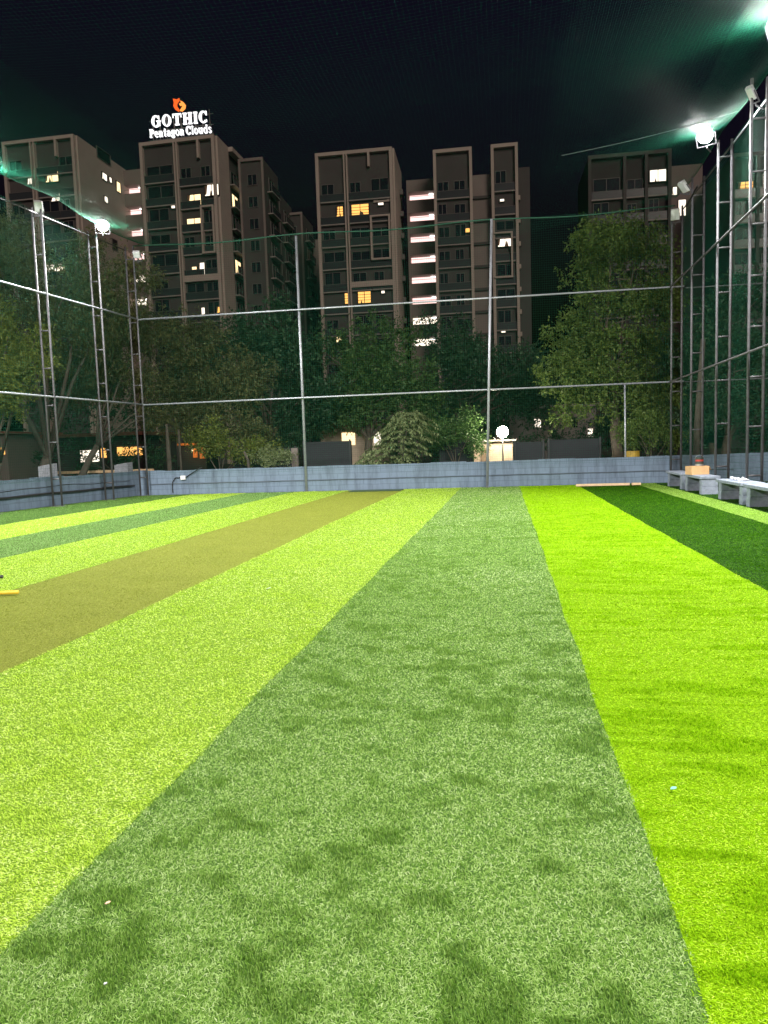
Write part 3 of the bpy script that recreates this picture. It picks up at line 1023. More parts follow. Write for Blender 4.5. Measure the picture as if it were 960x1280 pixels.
tree('evergreen_tree', 'dark tree screen behind the right net and its benches', 'tree', G0(905, 31), [
    (870, 440, 34, 31), (915, 430, 40, 32), (955, 450, 40, 32), (890, 490, 40, 31), (940, 500, 42, 31.5), (990, 470, 45, 32), (900, 380, 34, 33), (950, 370, 36, 33), (1000, 400, 45, 33), (865, 530, 26, 30)],
     'dark', 8500, .18, .2, .2, 'bark', (1, 1, 1), 'trees behind the far and left walls', 12, .4)
tree('shrub', 'tangled bush over the far wall beside the yellow drum', 'shrub', G0(815, 27.3), [
    (800, 545, 20, 27.3), (820, 535, 20, 27.5), (835, 550, 16, 27.3), (785, 540, 14, 27.6), (812, 520, 14, 27.8)],
     'big', 1800, .12, .3, .05, 'bark', (1, 1, .9), 'shrubs behind the far wall', 13, .2, 3.0, .5)
tree('shrub', 'dark bush behind the far wall on the right of the layered tree', 'shrub', G0(570, 29), [
    (560, 555, 22, 29), (590, 550, 20, 29.5), (540, 545, 20, 29.5), (575, 525, 22, 30)],
     'mid', 2000, .13, .2, .06, 'bark', (1, 1, .9), 'shrubs behind the far wall', 14, .3, 2.4, .5)
tree('shrub', 'low weedy bush behind the far wall left of the first single pole', 'shrub', G0(350, 27), [
    (340, 575, 12, 27), (355, 572, 12, 27.1), (325, 570, 9, 27.2)],
     'layer', 700, .11, -.3, .03, 'bark', (1, 1, .9), 'shrubs behind the far wall', 15, .1, 4, .4)
tree('shrub', 'dark garden shrubs before the pale house right of the garden lamp', 'shrub', G0(700, 37), [
    (655, 552, 18, 37), (690, 545, 16, 37.5), (720, 550, 20, 37), (750, 540, 24, 37), (775, 535, 20, 37.5)],
     'dark', 1500, .15, .2, .07, 'bark', (1, 1, .9), 'shrubs behind the far wall', 22, .3, 2.4, .5)
# small tree with storeyed sprays
rl = np.random.default_rng(5)
tb = Vector(G0(500, 26.9))
t = thing('layered_tree', 'small tree with tiered drooping sprays just behind the far wall', 'tree', tuple(tb), 'trees behind the far and left walls')
VV, stems = [], []
tiers = [(519, 512, 22), (526, 509, 32), (533, 508, 37), (541, 506, 41), (549, 502, 42), (557, 497, 44), (565, 490, 46), (573, 482, 46), (580, 478, 44)]
for py, px, rp in tiers:
    c0 = at(px, py, 26.9) - tb
    Rr = rp * 26.9 / FPX
    nf = 15
    for k in range(nf):
        a = 2 * math.pi * (k + rl.random() * .8) / nf
        L = Rr * rl.uniform(.7, 1.1)
        dz = rl.uniform(-.04, .06)
        s_ = np.linspace(.12, 1, 13)
        ax = np.stack([c0.x + np.cos(a) * L * s_, c0.y + np.sin(a) * L * s_, c0.z + dz + .12 * np.sin(s_ * 2.6) - .20 * s_ ** 3], -1)
        stems.append(ax)
        sd_ = np.array([-math.sin(a), math.cos(a), 0]); fw_ = np.array([math.cos(a), math.sin(a), 0])
        for q in range(3, 13):
            for sg in (-1, 1):
                for rep in range(2):
                    d = sd_ * sg * rl.uniform(.5, 1) + fw_ * rl.uniform(.2, .9) + np.array([0, 0, rl.uniform(-.75, -.1)])
                    d /= np.linalg.norm(d)
                    l = rl.uniform(.10, .17); p = ax[q] + rl.normal(0, .015, 3)
                    sv = np.cross(d, np.array([0, 0, 1.0]) + rl.normal(0, .3, 3)); sv /= np.linalg.norm(sv)
                    VV += [p, p + d * l * .45 + sv * l * .2, p + d * l - np.array([0, 0, .03]), p + d * l * .45 - sv * l * .2]
VV = np.array(VV)
np_mesh('crown', VV, np.arange(len(VV) // 4)[:, None] * 4 + np.arange(4), LM['layer'], t)
mb = MB(); tp_ = at(512, 518, 26.9)
mb.tube([tb, tb.lerp(tp_, .5) + Vector((-.08, 0, 0)), tp_], [.07, .05, .015], 8); part(mb, 'trunk', M['bark'], t, True)
mb = MB()
for ax in stems[::3]:
    mb.tube([tb + Vector(ax[0]), tb + Vector(ax[6]), tb + Vector(ax[12])], [.012, .009, .004], 5)
part(mb, 'limb', M['bark'], t)
# distant screen of trees that hides the feet of the towers
for k, (px, py, rr, Y) in enumerate(((250, 470, 80, 60), (420, 480, 80, 62), (610, 490, 80, 60), (730, 480, 80, 64), (60, 450, 90, 58), (890, 470, 90, 60))):
    tree('far_tree', ['dim distant tree below the signed tower', 'dim distant tree below the middle tower', 'dim distant tree right of the stairwell tower', 'dim distant tree behind the tall yellow green tree', 'dim distant tree below the far left tower', 'dim distant tree beyond the right net'][k],
         'tree', G0(px, Y), [(px + dx * rr, py + dy * rr, rr * .45, Y + dz) for dx, dy, dz in ((-.7, .3, 0), (0, .2, 1), (.7, .3, 0), (-.3, -.15, 1), (.4, -.2, 1), (0, .7, 0), (-.8, .8, 0), (.8, .8, 0))],
         'dark', 4200, .34, .1, .3, 'bark', (1, 1, .9), 'distant trees before the towers', 30 + k, .5, limbs=False)
# leaning bare trunk on the right
a, b_ = at(869, 560, 28), at(879, 424, 28)
mb = MB(); mb.tube([(a.x, 28, 0), (a.x * .6 + b_.x * .4, 28, b_.z * .5), (b_.x, 28, b_.z)], [.13, .11, .085], 9)
tag(mb.build('leaning_post', M['bark_pale'], None, True), 'leaning weathered wooden post behind the right net', 'post')


# ------------------------------------------------------------------ things right behind the walls
def lamp_post(px, py, Y, label, watt):
    c = at(px, py, Y)
    t = thing('garden_lamp', label, 'lamp', (c.x, Y, 0))
    mb = MB(); mb.tube([(c.x, Y + .1, 0), (c.x, Y + .1, c.z - .1)], .03, 8); part(mb, 'post', M['blackp'], t, True)
    mb = MB(); mb.obox(c + Vector((0, .05, 0)), (1, 0, 0), (0, 1, 0), (0, 0, 1), .13, .03, .11); part(mb, 'housing', M['blackp'], t)
    mb = MB(); mb.tube([c + Vector((0, -.16 * math.cos(q), 0)) for q in np.linspace(0, math.pi * .9, 8)], [max(.004, .24 * math.sin(q)) for q in np.linspace(0, math.pi * .9, 8)], 16); part(mb, 'bulb', M['bulb'], t, True)
    ld = bpy.data.lights.new('garden_lamp_glow', 'POINT'); ld.energy = watt; ld.color = (1, .87, .66); ld.shadow_soft_size = .1
    lo = bpy.data.objects.new('garden_lamp_glow', ld); col.objects.link(lo); lo.parent = t; lo.location = (0, -.15, c.z)


lamp_post(628, 540, 30.0, 'glaring garden lamp behind the far wall', 170)


def px_box(mb, x0, x1, y0, y1, Y, dep, z0=None):
    a, b = at(x0, y0, Y), at(x1, y1, Y)
    zt, zb = max(a.z, b.z), min(a.z, b.z)
    mb.box(a.x, b.x, Y, Y + dep, zb if z0 is None else z0, zt)
    return a.x, b.x, zb, zt


# beige hut under the lamp
t = thing('hut', 'low beige hut lit by the garden lamp', 'hut', (at(618, 560, 31).x, 31, 0))
mb = MB(); q = px_box(mb, 592, 641, 553, 578, 31, 2.2, 0); part(mb, 'wall', M['beige'], t)
mb = MB(); mb.box(q[0] - .15, q[1] + .15, 30.75, 33.4, q[3] + .004, q[3] + .08); part(mb, 'roof', M['slab'], t)
mb = MB(); px_box(mb, 601, 609, 560, 577, 30.96, .03, 0); part(mb, 'door', M['wood_dark'], t)
for x0, x1, y0, lab in ((642, 681, 553, 'dark sheet fence panel right of the beige hut'), (684, 752, 550, 'long dark sheet fence panel below the yellow green tree'),
                        (378, 440, 553, 'dark sheet fence panel left of the layered tree'), (290, 372, 562, 'low dark sheet fence panel by the first single pole'), (548, 590, 552, 'dark sheet fence panel between layered tree and hut')):
    t = thing('sheet_fence', lab, 'fence', (at((x0 + x1) / 2, 560, 29.5).x, 29.5, 0), 'dark sheet fence panels behind the far wall')
    mb = MB(); q = px_box(mb, x0, x1, y0, 576, 29.5, .05, 0); part(mb, 'sheet', M['tarp'], t)
    for xx in (q[0] + .06, q[1] - .06):
        mb = MB(); mb.box(xx - .03, xx + .03, 29.44, 29.497, 0, q[3] + .06); part(mb, 'post', M['blackp'], t)
# pale house far behind with a few lights
t = thing('house', 'pale low house behind the garden lamp', 'house', (at(690, 540, 44).x, 44, 0))
mb = MB(); q = px_box(mb, 636, 745, 512, 560, 44, 6, 0); part(mb, 'wall', M['plaster_mid'], t)
mb = MB(); mb.box(q[0] - .3, q[1] + .3, 43.6, 50.4, q[3] + .004, q[3] + .18); part(mb, 'roof', M['slab'], t)
for x0, x1, y0, y1 in ((668, 676, 524, 534), (690, 696, 538, 548), (714, 722, 522, 534), (735, 741, 536, 546)):
    mb = MB(); px_box(mb, x0, x1, y0, y1, 43.97, .028); f = part(mb, 'window', M['lit_white'] if x0 in (668, 735) else M['glass'], t)
t = thing('house', 'low house with glowing front behind the layered tree', 'house', (at(425, 545, 40).x, 40, 0))
mb = MB(); q = px_box(mb, 400, 470, 534, 562, 40, 5, 0); part(mb, 'wall', M['beige'], t)
mb = MB(); mb.box(q[0] - .3, q[1] + .3, 39.6, 45.4, q[3] + .004, q[3] + .15); part(mb, 'roof', M['tile'], t)
for x0, x1, y0, y1, m in ((427, 444, 541, 556, 'lit_warm'), (467, 476, 541, 556, 'lit_white'), (404, 422, 558, 566, 'lit_orange')):
    mb = MB(); px_box(mb, x0, x1, y0, y1, 39.96, .03); part(mb, 'window', M[m], t)
# left side: lit shop front seen under the trees
t = thing('house', 'low house with warm lit windows under the left trees', 'house', (at(130, 560, 42).x, 42, 0))
mb = MB(); q = px_box(mb, 60, 178, 548, 590, 42, 5, 0); part(mb, 'wall', M['plaster'], t)
mb = MB(); mb.box(q[0] - .4, q[1] + .4, 41.5, 47.4, q[3] + .004, q[3] + .2); part(mb, 'roof', M['tile'], t)
for x0, x1, y0, y1, m in ((100, 124, 563, 577, 'lit_white'), (126, 133, 560, 572, 'lit_orange'), (146, 178, 559, 569, 'lit_orange')):
    mb = MB(); px_box(mb, x0, x1, y0, y1, 41.96, .03); part(mb, 'window', M[m], t)
t = thing('house', 'dark house with an orange light at the left photo edge', 'house', (at(-20, 560, 40).x, 40, 0))
mb = MB(); q = px_box(mb, -60, 12, 545, 600, 40, 5, 0); part(mb, 'wall', M['plaster_mid'], t)
mb = MB(); mb.box(q[0] - .3, q[1] + .3, 39.6, 45.4, q[3] + .004, q[3] + .15); part(mb, 'roof', M['tile'], t)
mb = MB(); px_box(mb, -14, 6, 560, 568, 39.96, .03); part(mb, 'window', M['lit_orange'], t)
# orange kiosk
t = thing('kiosk', 'orange boarded kiosk left of the pale flecked bush', 'kiosk', (at(235, 565, 32).x, 32, 0))
mb = MB(); q = px_box(mb, 226, 258, 557, 573, 32.2, 1.6, 0); part(mb, 'wall', M['tarp'], t)
mb = MB(); mb.box(q[0] - .12, q[1] + .12, 32.05, 34, q[3] + .004, q[3] + .10); part(mb, 'roof', M['orange_paint'], t)
mb = MB(); px_box(mb, 241, 247, 560, 572, 32.15, .045); px_box(mb, 249, 257, 558, 573, 32.15, .045); part(mb, 'shutter', M['orange_paint'], t)
ld = bpy.data.lights.new('kiosk_bulb_light', 'POINT'); ld.energy = 12; ld.color = (1, .6, .25); ld.shadow_soft_size = .05
lo = bpy.data.objects.new('kiosk_bulb_light', ld); col.objects.link(lo); lo.parent = t; lo.location = (.2, -.7, 1.7)
mb = MB(); mb.tube([(at(240, 555, 31.4).x, 31.4, 1.62), (at(240, 555, 31.4).x, 31.4, 1.72)], .03, 8); part(mb, 'bulb', M['lit_warm'], t)
# timber rail fence on the left
t = thing('rail_fence', 'yellowish timber rail fence behind the left wall', 'fence', (at(130, 590, 30).x, 30, 0))
a, b_ = at(66, 592, 30), at(192, 586, 30)
for dz in (0, .22):
    mb = MB(); mb.box(a.x, b_.x, 29.97, 30.03, a.z - .25 + dz, a.z - .13 + dz); part(mb, 'rail', M['wood'], t)
for k in range(5):
    xx = a.x + (b_.x - a.x) * (k + .3) / 5
    mb = MB(); mb.box(xx - .05, xx + .05, 30.034, 30.12, 0, a.z + .12); part(mb, 'post', M['wood_dark'], t)
for px, py, wd, Y, lab in ((55, 583, .25, 23.6, 'square concrete stub on the left wall behind the first ladder pole'), (151, 581, .30, 27.0, 'broken concrete stub behind the corner of the walls')):
    c = at(px, py, Y)
    mb = MB()
    mb.hexa([(c.x - wd, Y, 0), (c.x + wd, Y, 0), (c.x + wd, Y + .4, 0), (c.x - wd, Y + .4, 0), (c.x - wd, Y, c.z), (c.x + wd, Y, c.z + .08), (c.x + wd, Y + .4, c.z + .1), (c.x - wd, Y + .4, c.z - .03)])
    tag(mb.build('concrete_stub', M['concrete']), lab, 'stub')
c = at(790, 563, 26.2)
t = thing('drum', 'yellow drum showing above the far wall by the bush', 'drum', (c.x, 26.2, 0))
mb = MB(); mb.tube([(c.x, 26.2, 0), (c.x, 26.2, .4), (c.x, 26.2, .42), (c.x, 26.2, .8), (c.x, 26.2, .82), (c.x, 26.2, c.z - .06)], [.25, .25, .265, .25, .265, .25], 20); part(mb, 'body', M['drum_yellow'], t, False)
mb = MB(); mb.tube([(c.x, 26.2, c.z - .056), (c.x, 26.2, c.z - .02)], .26, 20); part(mb, 'lid', M['drum_yellow'], t)
mb = MB(); p = at(312, 575, 27.4); mb.tube([(p.x, 27.4, 0), (p.x - .06, 27.4, p.z), (p.x - .22, 27.4, p.z + .35)], [.07, .06, .04], 8)
tag(mb.build('stump', M['bark_pale'], None, True), 'pale broken stump behind the far wall among the bushes', 'stump')
for px, lab in ((224, 'slim pale post left of the orange kiosk'), (209, 'knobbly pale post close to the left net corner')):
    p = at(px, 552 if px == 224 else 545, 28)
    mb = MB(); mb.tube([(p.x, 28, 0), (p.x + .02, 28, p.z * .5), (p.x, 28, p.z + .5)], [.06, .05, .045] if px == 224 else [.09, .11, .05], 8)
    tag(mb.build('garden_post', M['bark_pale'], None, True), lab, 'post')
p = at(368, 568, 27.2)
mb = MB(); mb.box(p.x - .13, p.x + .13, 27.2, 27.32, 0, p.z + .25)
tag(mb.build('board', M['plaster_mid']), 'upright brownish board behind the far wall by the first single pole', 'board')


# ------------------------------------------------------------------ apartment towers
class Facade:
    """a vertical plane through a point at depth Y seen at column px0; u runs right along it, d out towards the field"""
    def __init__(s, px0, Y, ang=0.0):
        p = at(px0, 300, Y)
        s.o = Vector((p.x, p.y, 0)); s.u = Vector((math.cos(R(ang)), math.sin(R(ang)), 0)); s.n = Vector((s.u.y, -s.u.x, 0))

    def uz(s, px, py):
        d = ray(px, py); e = Vector((0, 0, EYE))
        k = (s.o - e).dot(s.n) / d.dot(s.n)
        p = e + d * k
        return (p - s.o).dot(s.u), p.z

    def w(s, u, z, d=0.0):
        return s.o + s.u * u + s.n * d + Vector((0, 0, z))

    def rect(s, x0, y0, x1, y1):
        """mean u, z of a photo rectangle"""
        a, b, c, e = s.uz(x0, y0), s.uz(x1, y0), s.uz(x0, y1), s.uz(x1, y1)
        return (a[0] + c[0]) / 2, (b[0] + e[0]) / 2, (c[1] + e[1]) / 2, (a[1] + b[1]) / 2

    def box(s, mb, u0, u1, z0, z1, d0, d1):
        P = [s.w(u0, z0, d1), s.w(u1, z0, d1), s.w(u1, z0, d0), s.w(u0, z0, d0), s.w(u0, z1, d1), s.w(u1, z1, d1), s.w(u1, z1, d0), s.w(u0, z1, d0)]
        mb.hexa(P)


def body(F, root, u0, u1, z1, dep, m='plaster', name='wall'):
    mb = MB(); F.box(mb, u0, u1, 0, z1, -dep, 0)
    return part(mb, name, M[m], root)


def frame_strip(F, root, strips, d=.55, m='cream'):
    """cream frames standing proud of the wall; each strip (u0,u1,z0,z1)"""
    mb = MB()
    for k, (u0, u1, z0, z1) in enumerate(strips):
        F.box(mb, u0, u1, z0, z1, .002, d + .004 * k)
    return part(mb, 'frame', M[m], root)


def window(F, root, u0, u1, z0, z1, m='glass', mull=1, bars=False, d=.02):
    mb = MB(); F.box(mb, u0, u1, z0, z1, .003, d + .03)
    p = part(mb, 'window', M[m], root)
    mb = MB()
    t = .07
    F.box(mb, u0 - t, u0, z0 - t, z1 + t, .004, d + .12); F.box(mb, u1, u1 + t, z0 - t, z1 + t, .004, d + .12)
    F.box(mb, u0, u1, z0 - t, z0, .004, d + .115); F.box(mb, u0, u1, z1, z1 + t, .004, d + .115)
    for k in range(mull):
        uu = u0 + (u1 - u0) * (k + 1) / (mull + 1)
        F.box(mb, uu - .04, uu + .04, z0, z1, .004, d + .09)
    if bars:
        for k in range(3):
            zz = z0 + (z1 - z0) * (k + 1) / 4
            F.box(mb, u0, u1, zz - .025, zz + .025, .004, d + .085)
    part(mb, 'window_frame', M['frame'] if not m.startswith('lit') else M['grille'], p)
    if m.startswith('lit') and u1 - u0 > .6:
        mb = MB(); W_ = u1 - u0; H_ = z1 - z0
        a = random.uniform(.05, .6); b = a + random.uniform(.10, .3)
        mb.prism([(u0 + W_ * a, z0), (u0 + W_ * b, z0), (u0 + W_ * (b - .06), z0 + H_ * .3), (u0 + W_ * (a + .08), z0 + H_ * random.uniform(.35, .6))], F.w, d + .032, d + .06)
        if random.random() < .6:
            mb.prism([(u0, z1), (u0, z0 + H_ * .1), (u0 + W_ * .10, z0 + H_ * .15), (u0 + W_ * .2, z1)], F.w, d + .033, d + .055)
        part(mb, 'curtain', M['curtain'], p)
    return p


def balcony(F, root, u0, u1, z, d=1.1, rail=True):
    mb = MB(); F.box(mb, u0, u1, z - .16, z, .004, d); o = part(mb, 'balcony_slab', M['slab'], root)
    if rail:
        mb = MB(); F.box(mb, u0 + .02, u1 - .02, z + .004, z + .95, d - .09, d - .05); part(mb, 'railing', M['rail'], o)
        mb = MB(); F.box(mb, u0 + .02, u1 - .02, z + .954, z + 1.0, d - .11, d - .03); part(mb, 'handrail', M['frame'], o)
    return o


SH = 3.05


def bay(F, root, u0, u1, ztop, nfl, lit={}, wsplit=1, rail=True, skip=()):
    """one recessed bay: a balcony and a wide window at every storey; lit maps storey -> material"""
    for k in range(nfl):
        z = ztop - (k + 1) * SH
        if z < 1:
            break
        balcony(F, root, u0 + .02, u1 - .02, z, .42, rail)
        if k in skip:
            continue
        w_ = (u1 - u0)
        for q in range(wsplit):
            a = u0 + w_ * (q + .08) / wsplit; b = u0 + w_ * (q + random.choice((.55, .7, .9))) / wsplit
            window(F, root, a, b, z + .15, z + random.choice((2.2, 2.35, 2.6)), lit.get((k, q), 'glass'))


def lit_windows(F, root, rects):
    for x0, y0, x1, y1, m, bars in rects:
        u0, u1, z0, z1 = F.rect(x0, y0, x1, y1)
        window(F, root, u0, u1, z0, z1, m, 1 if u1 - u0 > .9 else 0, bars, d=.16)


def ztop(F, px, py):
    return F.uz(px, py)[1]


# --- tower with the rooftop sign
FB = Facade(275.6, 95, -.5)
tB = thing('apartment_tower', 'brown apartment tower topped by the lit rooftop sign', 'apartment tower', tuple(FB.o), 'apartment towers behind the field')
uB0 = FB.uz(176, 183)[0]; zB = ztop(FB, 240, 176); uD0, uD1 = FB.uz(217.7, 180)[0], FB.uz(222.8, 180)[0]
SW = .42
body(FB, tB, uB0 + .003, -.003, zB, 9.0)
ub, _ = FB.uz(249, 190)
zband0, zband1 = ztop(FB, 258, 352), ztop(FB, 258, 344)
s0 = FB.rect(254, 258, 275, 318)
frame_strip(FB, tB, [(uB0, uB0 + SW, 0, zB + .3), (-SW, 0, 0, zB + .3), (uB0 + SW, -SW, zB - .15, zB + .3), (uD0, uD0 + .2, 0, zB - .15), (uD1 - .2, uD1, 0, zB - .15),
                     (ub - .15, ub + .15, ztop(FB, 249, 199), zB - .15), (uD1, -SW, zband0, zband1)], .55)
frame_strip(FB, tB, [(s0[0], s0[0] + .25, s0[2], s0[3]), (s0[1] - .75, s0[1] - .5, s0[2], s0[3]), (s0[0] + .25, s0[1] - .75, s0[2], s0[2] + .25), (s0[0] + .25, s0[1] - .75, s0[3] - .25, s0[3])], .75)
zst = ztop(FB, 245, 200) - .3
bay(FB, tB, uB0 + SW, uD0, zst + .8, 11)
bay(FB, tB, uD1, ub, zst, 11, skip=(1, 2, 4, 6))
bay(FB, tB, ub + .02, -SW, zst, 11, skip=(1,))
lit_windows(FB, tB, [(235.4, 244, 252, 257.5, 'lit_warm', False), (257, 231.5, 274, 245, 'lit_white', False), (235, 273.7, 253, 288, 'lit_warm', False), (241, 334, 247, 344, 'lit_warm', False),
                     (249.6, 329, 256.7, 344, 'lit_white', False), (253, 385, 257, 397, 'lit_white', False), (272, 384, 279, 391, 'lit_orange', False), (215, 247, 219.5, 261, 'lit_white', False)])
# right flank: cream strip then a stack of side balconies
FBs = Facade(275.6, 95, 89.5)
mb = MB(); FBs.box(mb, .003, 3.8, 0, zB + .3, .003, .28); part(mb, 'flank_panel', M['cream'], tB)
for k in range(11):
    z = zB - 1.6 - (k + 1) * SH
    if z > 1:
        balcony(FBs, tB, 4.0, 7.8, z, .9)
        window(FBs, tB, 4.8, 7.0, z + .1, z + 2.1, 'lit_warm' if k in (1, 4) else 'glass')
mb = MB(); FBs.box(mb, 3.8, 9.0, zB - .3, zB + .3, .004, .9); part(mb, 'cornice', M['cream'], tB)
# receding wings behind it
for k, (x0, x1, yt, Y, lab) in enumerate(((303, 329, 200, 101, 'dim wing of flats directly behind the signed tower'), (331, 349, 243, 112, 'dim lower wing of flats second behind the signed tower'), (351, 378, 268, 118, 'dim lowest wing of flats furthest behind the signed tower'))):
    Fw = Facade(x0, Y, 1)
    t = thing('apartment_wing', lab, 'apartment wing', tuple(Fw.o), 'wings of flats receding behind the signed tower')
    u1 = Fw.uz(x1, yt)[0]; zt = ztop(Fw, (x0 + x1) / 2, yt)
    body(Fw, t, 0, u1, zt, 7.0, 'plaster')
    frame_strip(Fw, t, [(-.01, .3, 0, zt + .2), (u1 - .3, u1 + .01, 0, zt + .2), (.3, u1 - .3, zt - .2, zt + .2)], .3, 'plaster_mid')
    Fs = Facade(x1, Y, 90); Fs.o = Fw.w(u1, 0)
    for f in range(12):
        z = zt - 1 - (f + 1) * SH
        if z > 1:
            balcony(Fs, t, 1.2, 5.0, z, .8)
            window(Fs, t, 2, 4.2, z + .1, z + 2.1, 'glass')
            window(Fw, t, u1 * .35, u1 * .7, z + .6, z + 2.0, 'glass')
    # small lamps on the facade
# --- far block with small lights behind the wings
Fq = Facade(384, 124, 1)
t = thing('apartment_wing', 'narrow pale end of a block with small lights left of the middle tower', 'apartment wing', tuple(Fq.o), 'wings of flats receding behind the signed tower')
u1 = Fq.uz(400, 300)[0]; zt = ztop(Fq, 388, 300)
body(Fq, t, 0, u1, zt, 8, 'plaster_mid')
for (x0, y0, x1, y1) in ((381.5, 331, 385.5, 339.5), (384, 376, 387, 380), (382, 315, 384, 318)):
    r4 = Fq.rect(x0 + 3, y0, x1 + 3, y1); window(Fq, t, *r4, 'lit_white', 0, False)

# --- pale tower on the far left
FA = Facade(103, 95, .2)
tA = thing('apartment_tower', 'pale apartment tower at the far left behind the glaring floodlight', 'apartment tower', tuple(FA.o), 'apartment towers behind the field')
uA0 = FA.uz(5, 181)[0]; zA = ztop(FA, 60, 176)
body(FA, tA, uA0 + .003, -.003, zA, 14.0)
uM0, uM1, uN = FA.uz(39, 178)[0], FA.uz(44.7, 178)[0], FA.uz(71, 176)[0]
frame_strip(FA, tA, [(uA0, uA0 + SW, 0, zA + .3), (-SW, 0, 0, zA + .3), (uA0 + SW, -SW, zA - .15, zA + .3), (uM0, uM0 + .2, 0, zA - .15), (uM1 - .2, uM1, 0, zA - .15), (uN - .15, uN + .15, ztop(FA, 71, 197), zA - .15)], .55)
zs = zA - 1.6
bay(FA, tA, uA0 + SW, uM0, zs, 9, skip=(1,)); bay(FA, tA, uM1, uN, zs, 9, skip=(0, 1)); bay(FA, tA, uN + .02, -SW, zs, 9, skip=(1,))
lit_windows(FA, tA, [(58, 215.5, 74, 228, 'lit_warm', False), (35, 223.6, 42.6, 231, 'lit_white', False), (65, 243, 76, 252, 'lit_white', False), (58, 330, 80, 340, 'lit_white', False), (72, 332, 82, 340, 'lit_warm', False)])
FAs = Facade(103, 95, 89.5)
mb = MB(); FAs.box(mb, .003, 14.0, 0, zA + .3, .003, .25); part(mb, 'flank_panel', M['cream'], tA)
FAs.o = FAs.w(0, 0, .25)
for x0, y0, x1, y1, m in ((121, 189, 137, 201, 'glass'), (127, 217, 133, 225, 'lit_white'), (136, 222, 139, 228, 'lit_white'), (145, 228, 150, 240, 'lit_warm'), (130, 246, 134, 253, 'lit_white'), (140, 300, 146, 312, 'glass'), (125, 280, 131, 292, 'glass')):
    window(FAs, tA, *FAs.rect(x0, y0, x1, y1), m, 0)


def corridor_block(px0, px1, ytop, Y, ang, ys, hh, label, dep=6):
    F = Facade(px0, Y, ang)
    t = thing('stairwell_block', label, 'stairwell block', tuple(F.o), 'stairwell blocks with lit landings')
    u1 = F.uz(px1, 300)[0]; zt = ztop(F, (px0 + px1) / 2, ytop)
    zs = []
    for y in ys:
        a, b = ztop(F, (px0 + px1) / 2, y - hh / 2), ztop(F, (px0 + px1) / 2, y + hh / 2)
        zs.append((b, a))
    zs.sort()
    # solid spandrels with open landings between them, end piers and a back wall
    lo_, i = 0, 0
    for b, a in zs:
        mb = MB(); F.box(mb, 0, u1, lo_, b, -1.6, 0); part(mb, 'spandrel', M['plaster_mid'], t); lo_ = a
    mb = MB(); F.box(mb, 0, u1, lo_, zt, -1.6, 0); part(mb, 'spandrel', M['plaster_mid'], t)
    mb = MB(); F.box(mb, 0, u1, 0, zt, -dep, -1.604); part(mb, 'wall', M['plaster_mid'], t)
    mb = MB(); F.box(mb, -.25, -.004, 0, zt, -1.6, .05); F.box(mb, u1 + .004, u1 + .25, 0, zt, -1.6, .05); part(mb, 'pier', M['plaster_mid'], t)
    for k, (b, a) in enumerate(zs):
        mb = MB(); F.box(mb, .05, u1 - .05, b + .03, a - .03, -1.6, -1.54); part(mb, 'landing_glow_pane', M['glow_pink'] if k > 1 else M['lit_white'], t)  # self-glowing pane stands in for lamp light on the back wall
        mb = MB(); F.box(mb, u1 * .78, u1 * .95, a - .26, a - .12, -1.2, -1.0); part(mb, 'landing_lamp', M['tube'], t)
        mb = MB(); F.box(mb, .02, u1 - .02, b + (a - b) * .42, b + (a - b) * .46, -.10, -.05); part(mb, 'handrail', M['plaster_mid'], t)
    return F, t, u1, zt


corridor_block(512, 544, 224, 105, 1.8, [244, 270.5, 297, 323, 348.5, 374.5, 400, 427], 10.5, 'taupe stairwell block with stacked pinkish lit landings in the middle')
corridor_block(153, 179, 212, 107, 0, [236, 263, 290, 320, 348, 377], 11, 'taupe stairwell block with lit landings left of the signed tower')

# --- middle tower
FC = Facade(493.7, 100, 1.8)
tC = thing('apartment_tower', 'framed apartment tower with orange lit windows left of the pink landings', 'apartment tower', tuple(FC.o), 'apartment towers behind the field')
uC0 = FC.uz(394.6, 196)[0]; zC = ztop(FC, 445, 192)
uD0, uD1, uN = FC.uz(429.3, 195)[0], FC.uz(434.4, 195)[0], FC.uz(460.8, 192)[0]
body(FC, tC, uC0 + .003, -.003, zC, 9.0)
zb0, zb1 = ztop(FC, 465, 359), ztop(FC, 465, 352)
s0 = FC.rect(464, 270, 489, 326)
frame_strip(FC, tC, [(uC0, uC0 + SW, 0, zC + .3), (-SW, 0, 0, zC + .3), (uC0 + SW, -SW, zC - .15, zC + .3), (uD0, uD0 + .2, 0, zC - .15), (uD1 - .2, uD1, 0, zC - .15), (uN - .15, uN + .15, ztop(FC, 461, 209.6), zC - .15), (uD1, -SW, zb0, zb1)], .55)
frame_strip(FC, tC, [(s0[0], s0[0] + .25, s0[2], s0[3]), (s0[1] - .25, s0[1], s0[2], s0[3]), (s0[0] + .25, s0[1] - .25, s0[2], s0[2] + .25), (s0[0] + .25, s0[1] - .25, s0[3] - .25, s0[3])], .75)
zs = ztop(FC, 445, 222)
bay(FC, tC, uC0 + SW, uD0, zs, 11, skip=(1, 5)); bay(FC, tC, uD1, uN, zs, 11, skip=(1, 5)); bay(FC, tC, uN + .02, -SW, zs, 11, skip=(1, 5))
lit_windows(FC, tC, [(440, 256, 461, 270.5, 'lit_orange', True), (421, 259, 429, 271.5, 'lit_orange', True), (473, 254, 479.5, 257, 'lit_white', False), (448, 365, 463.6, 379, 'lit_orange', True), (431.5, 367, 436, 380, 'lit_orange', True), (477, 364, 481, 367, 'lit_white', False), (420, 421, 428, 428, 'lit_warm', False)])
u0, u1, z0, z1 = FC.rect(467, 245, 488, 253)
mb = MB(); FC.box(mb, u0, u1, z0, z1, .003, .2); part(mb, 'vent_panel', M['cream'], tC)
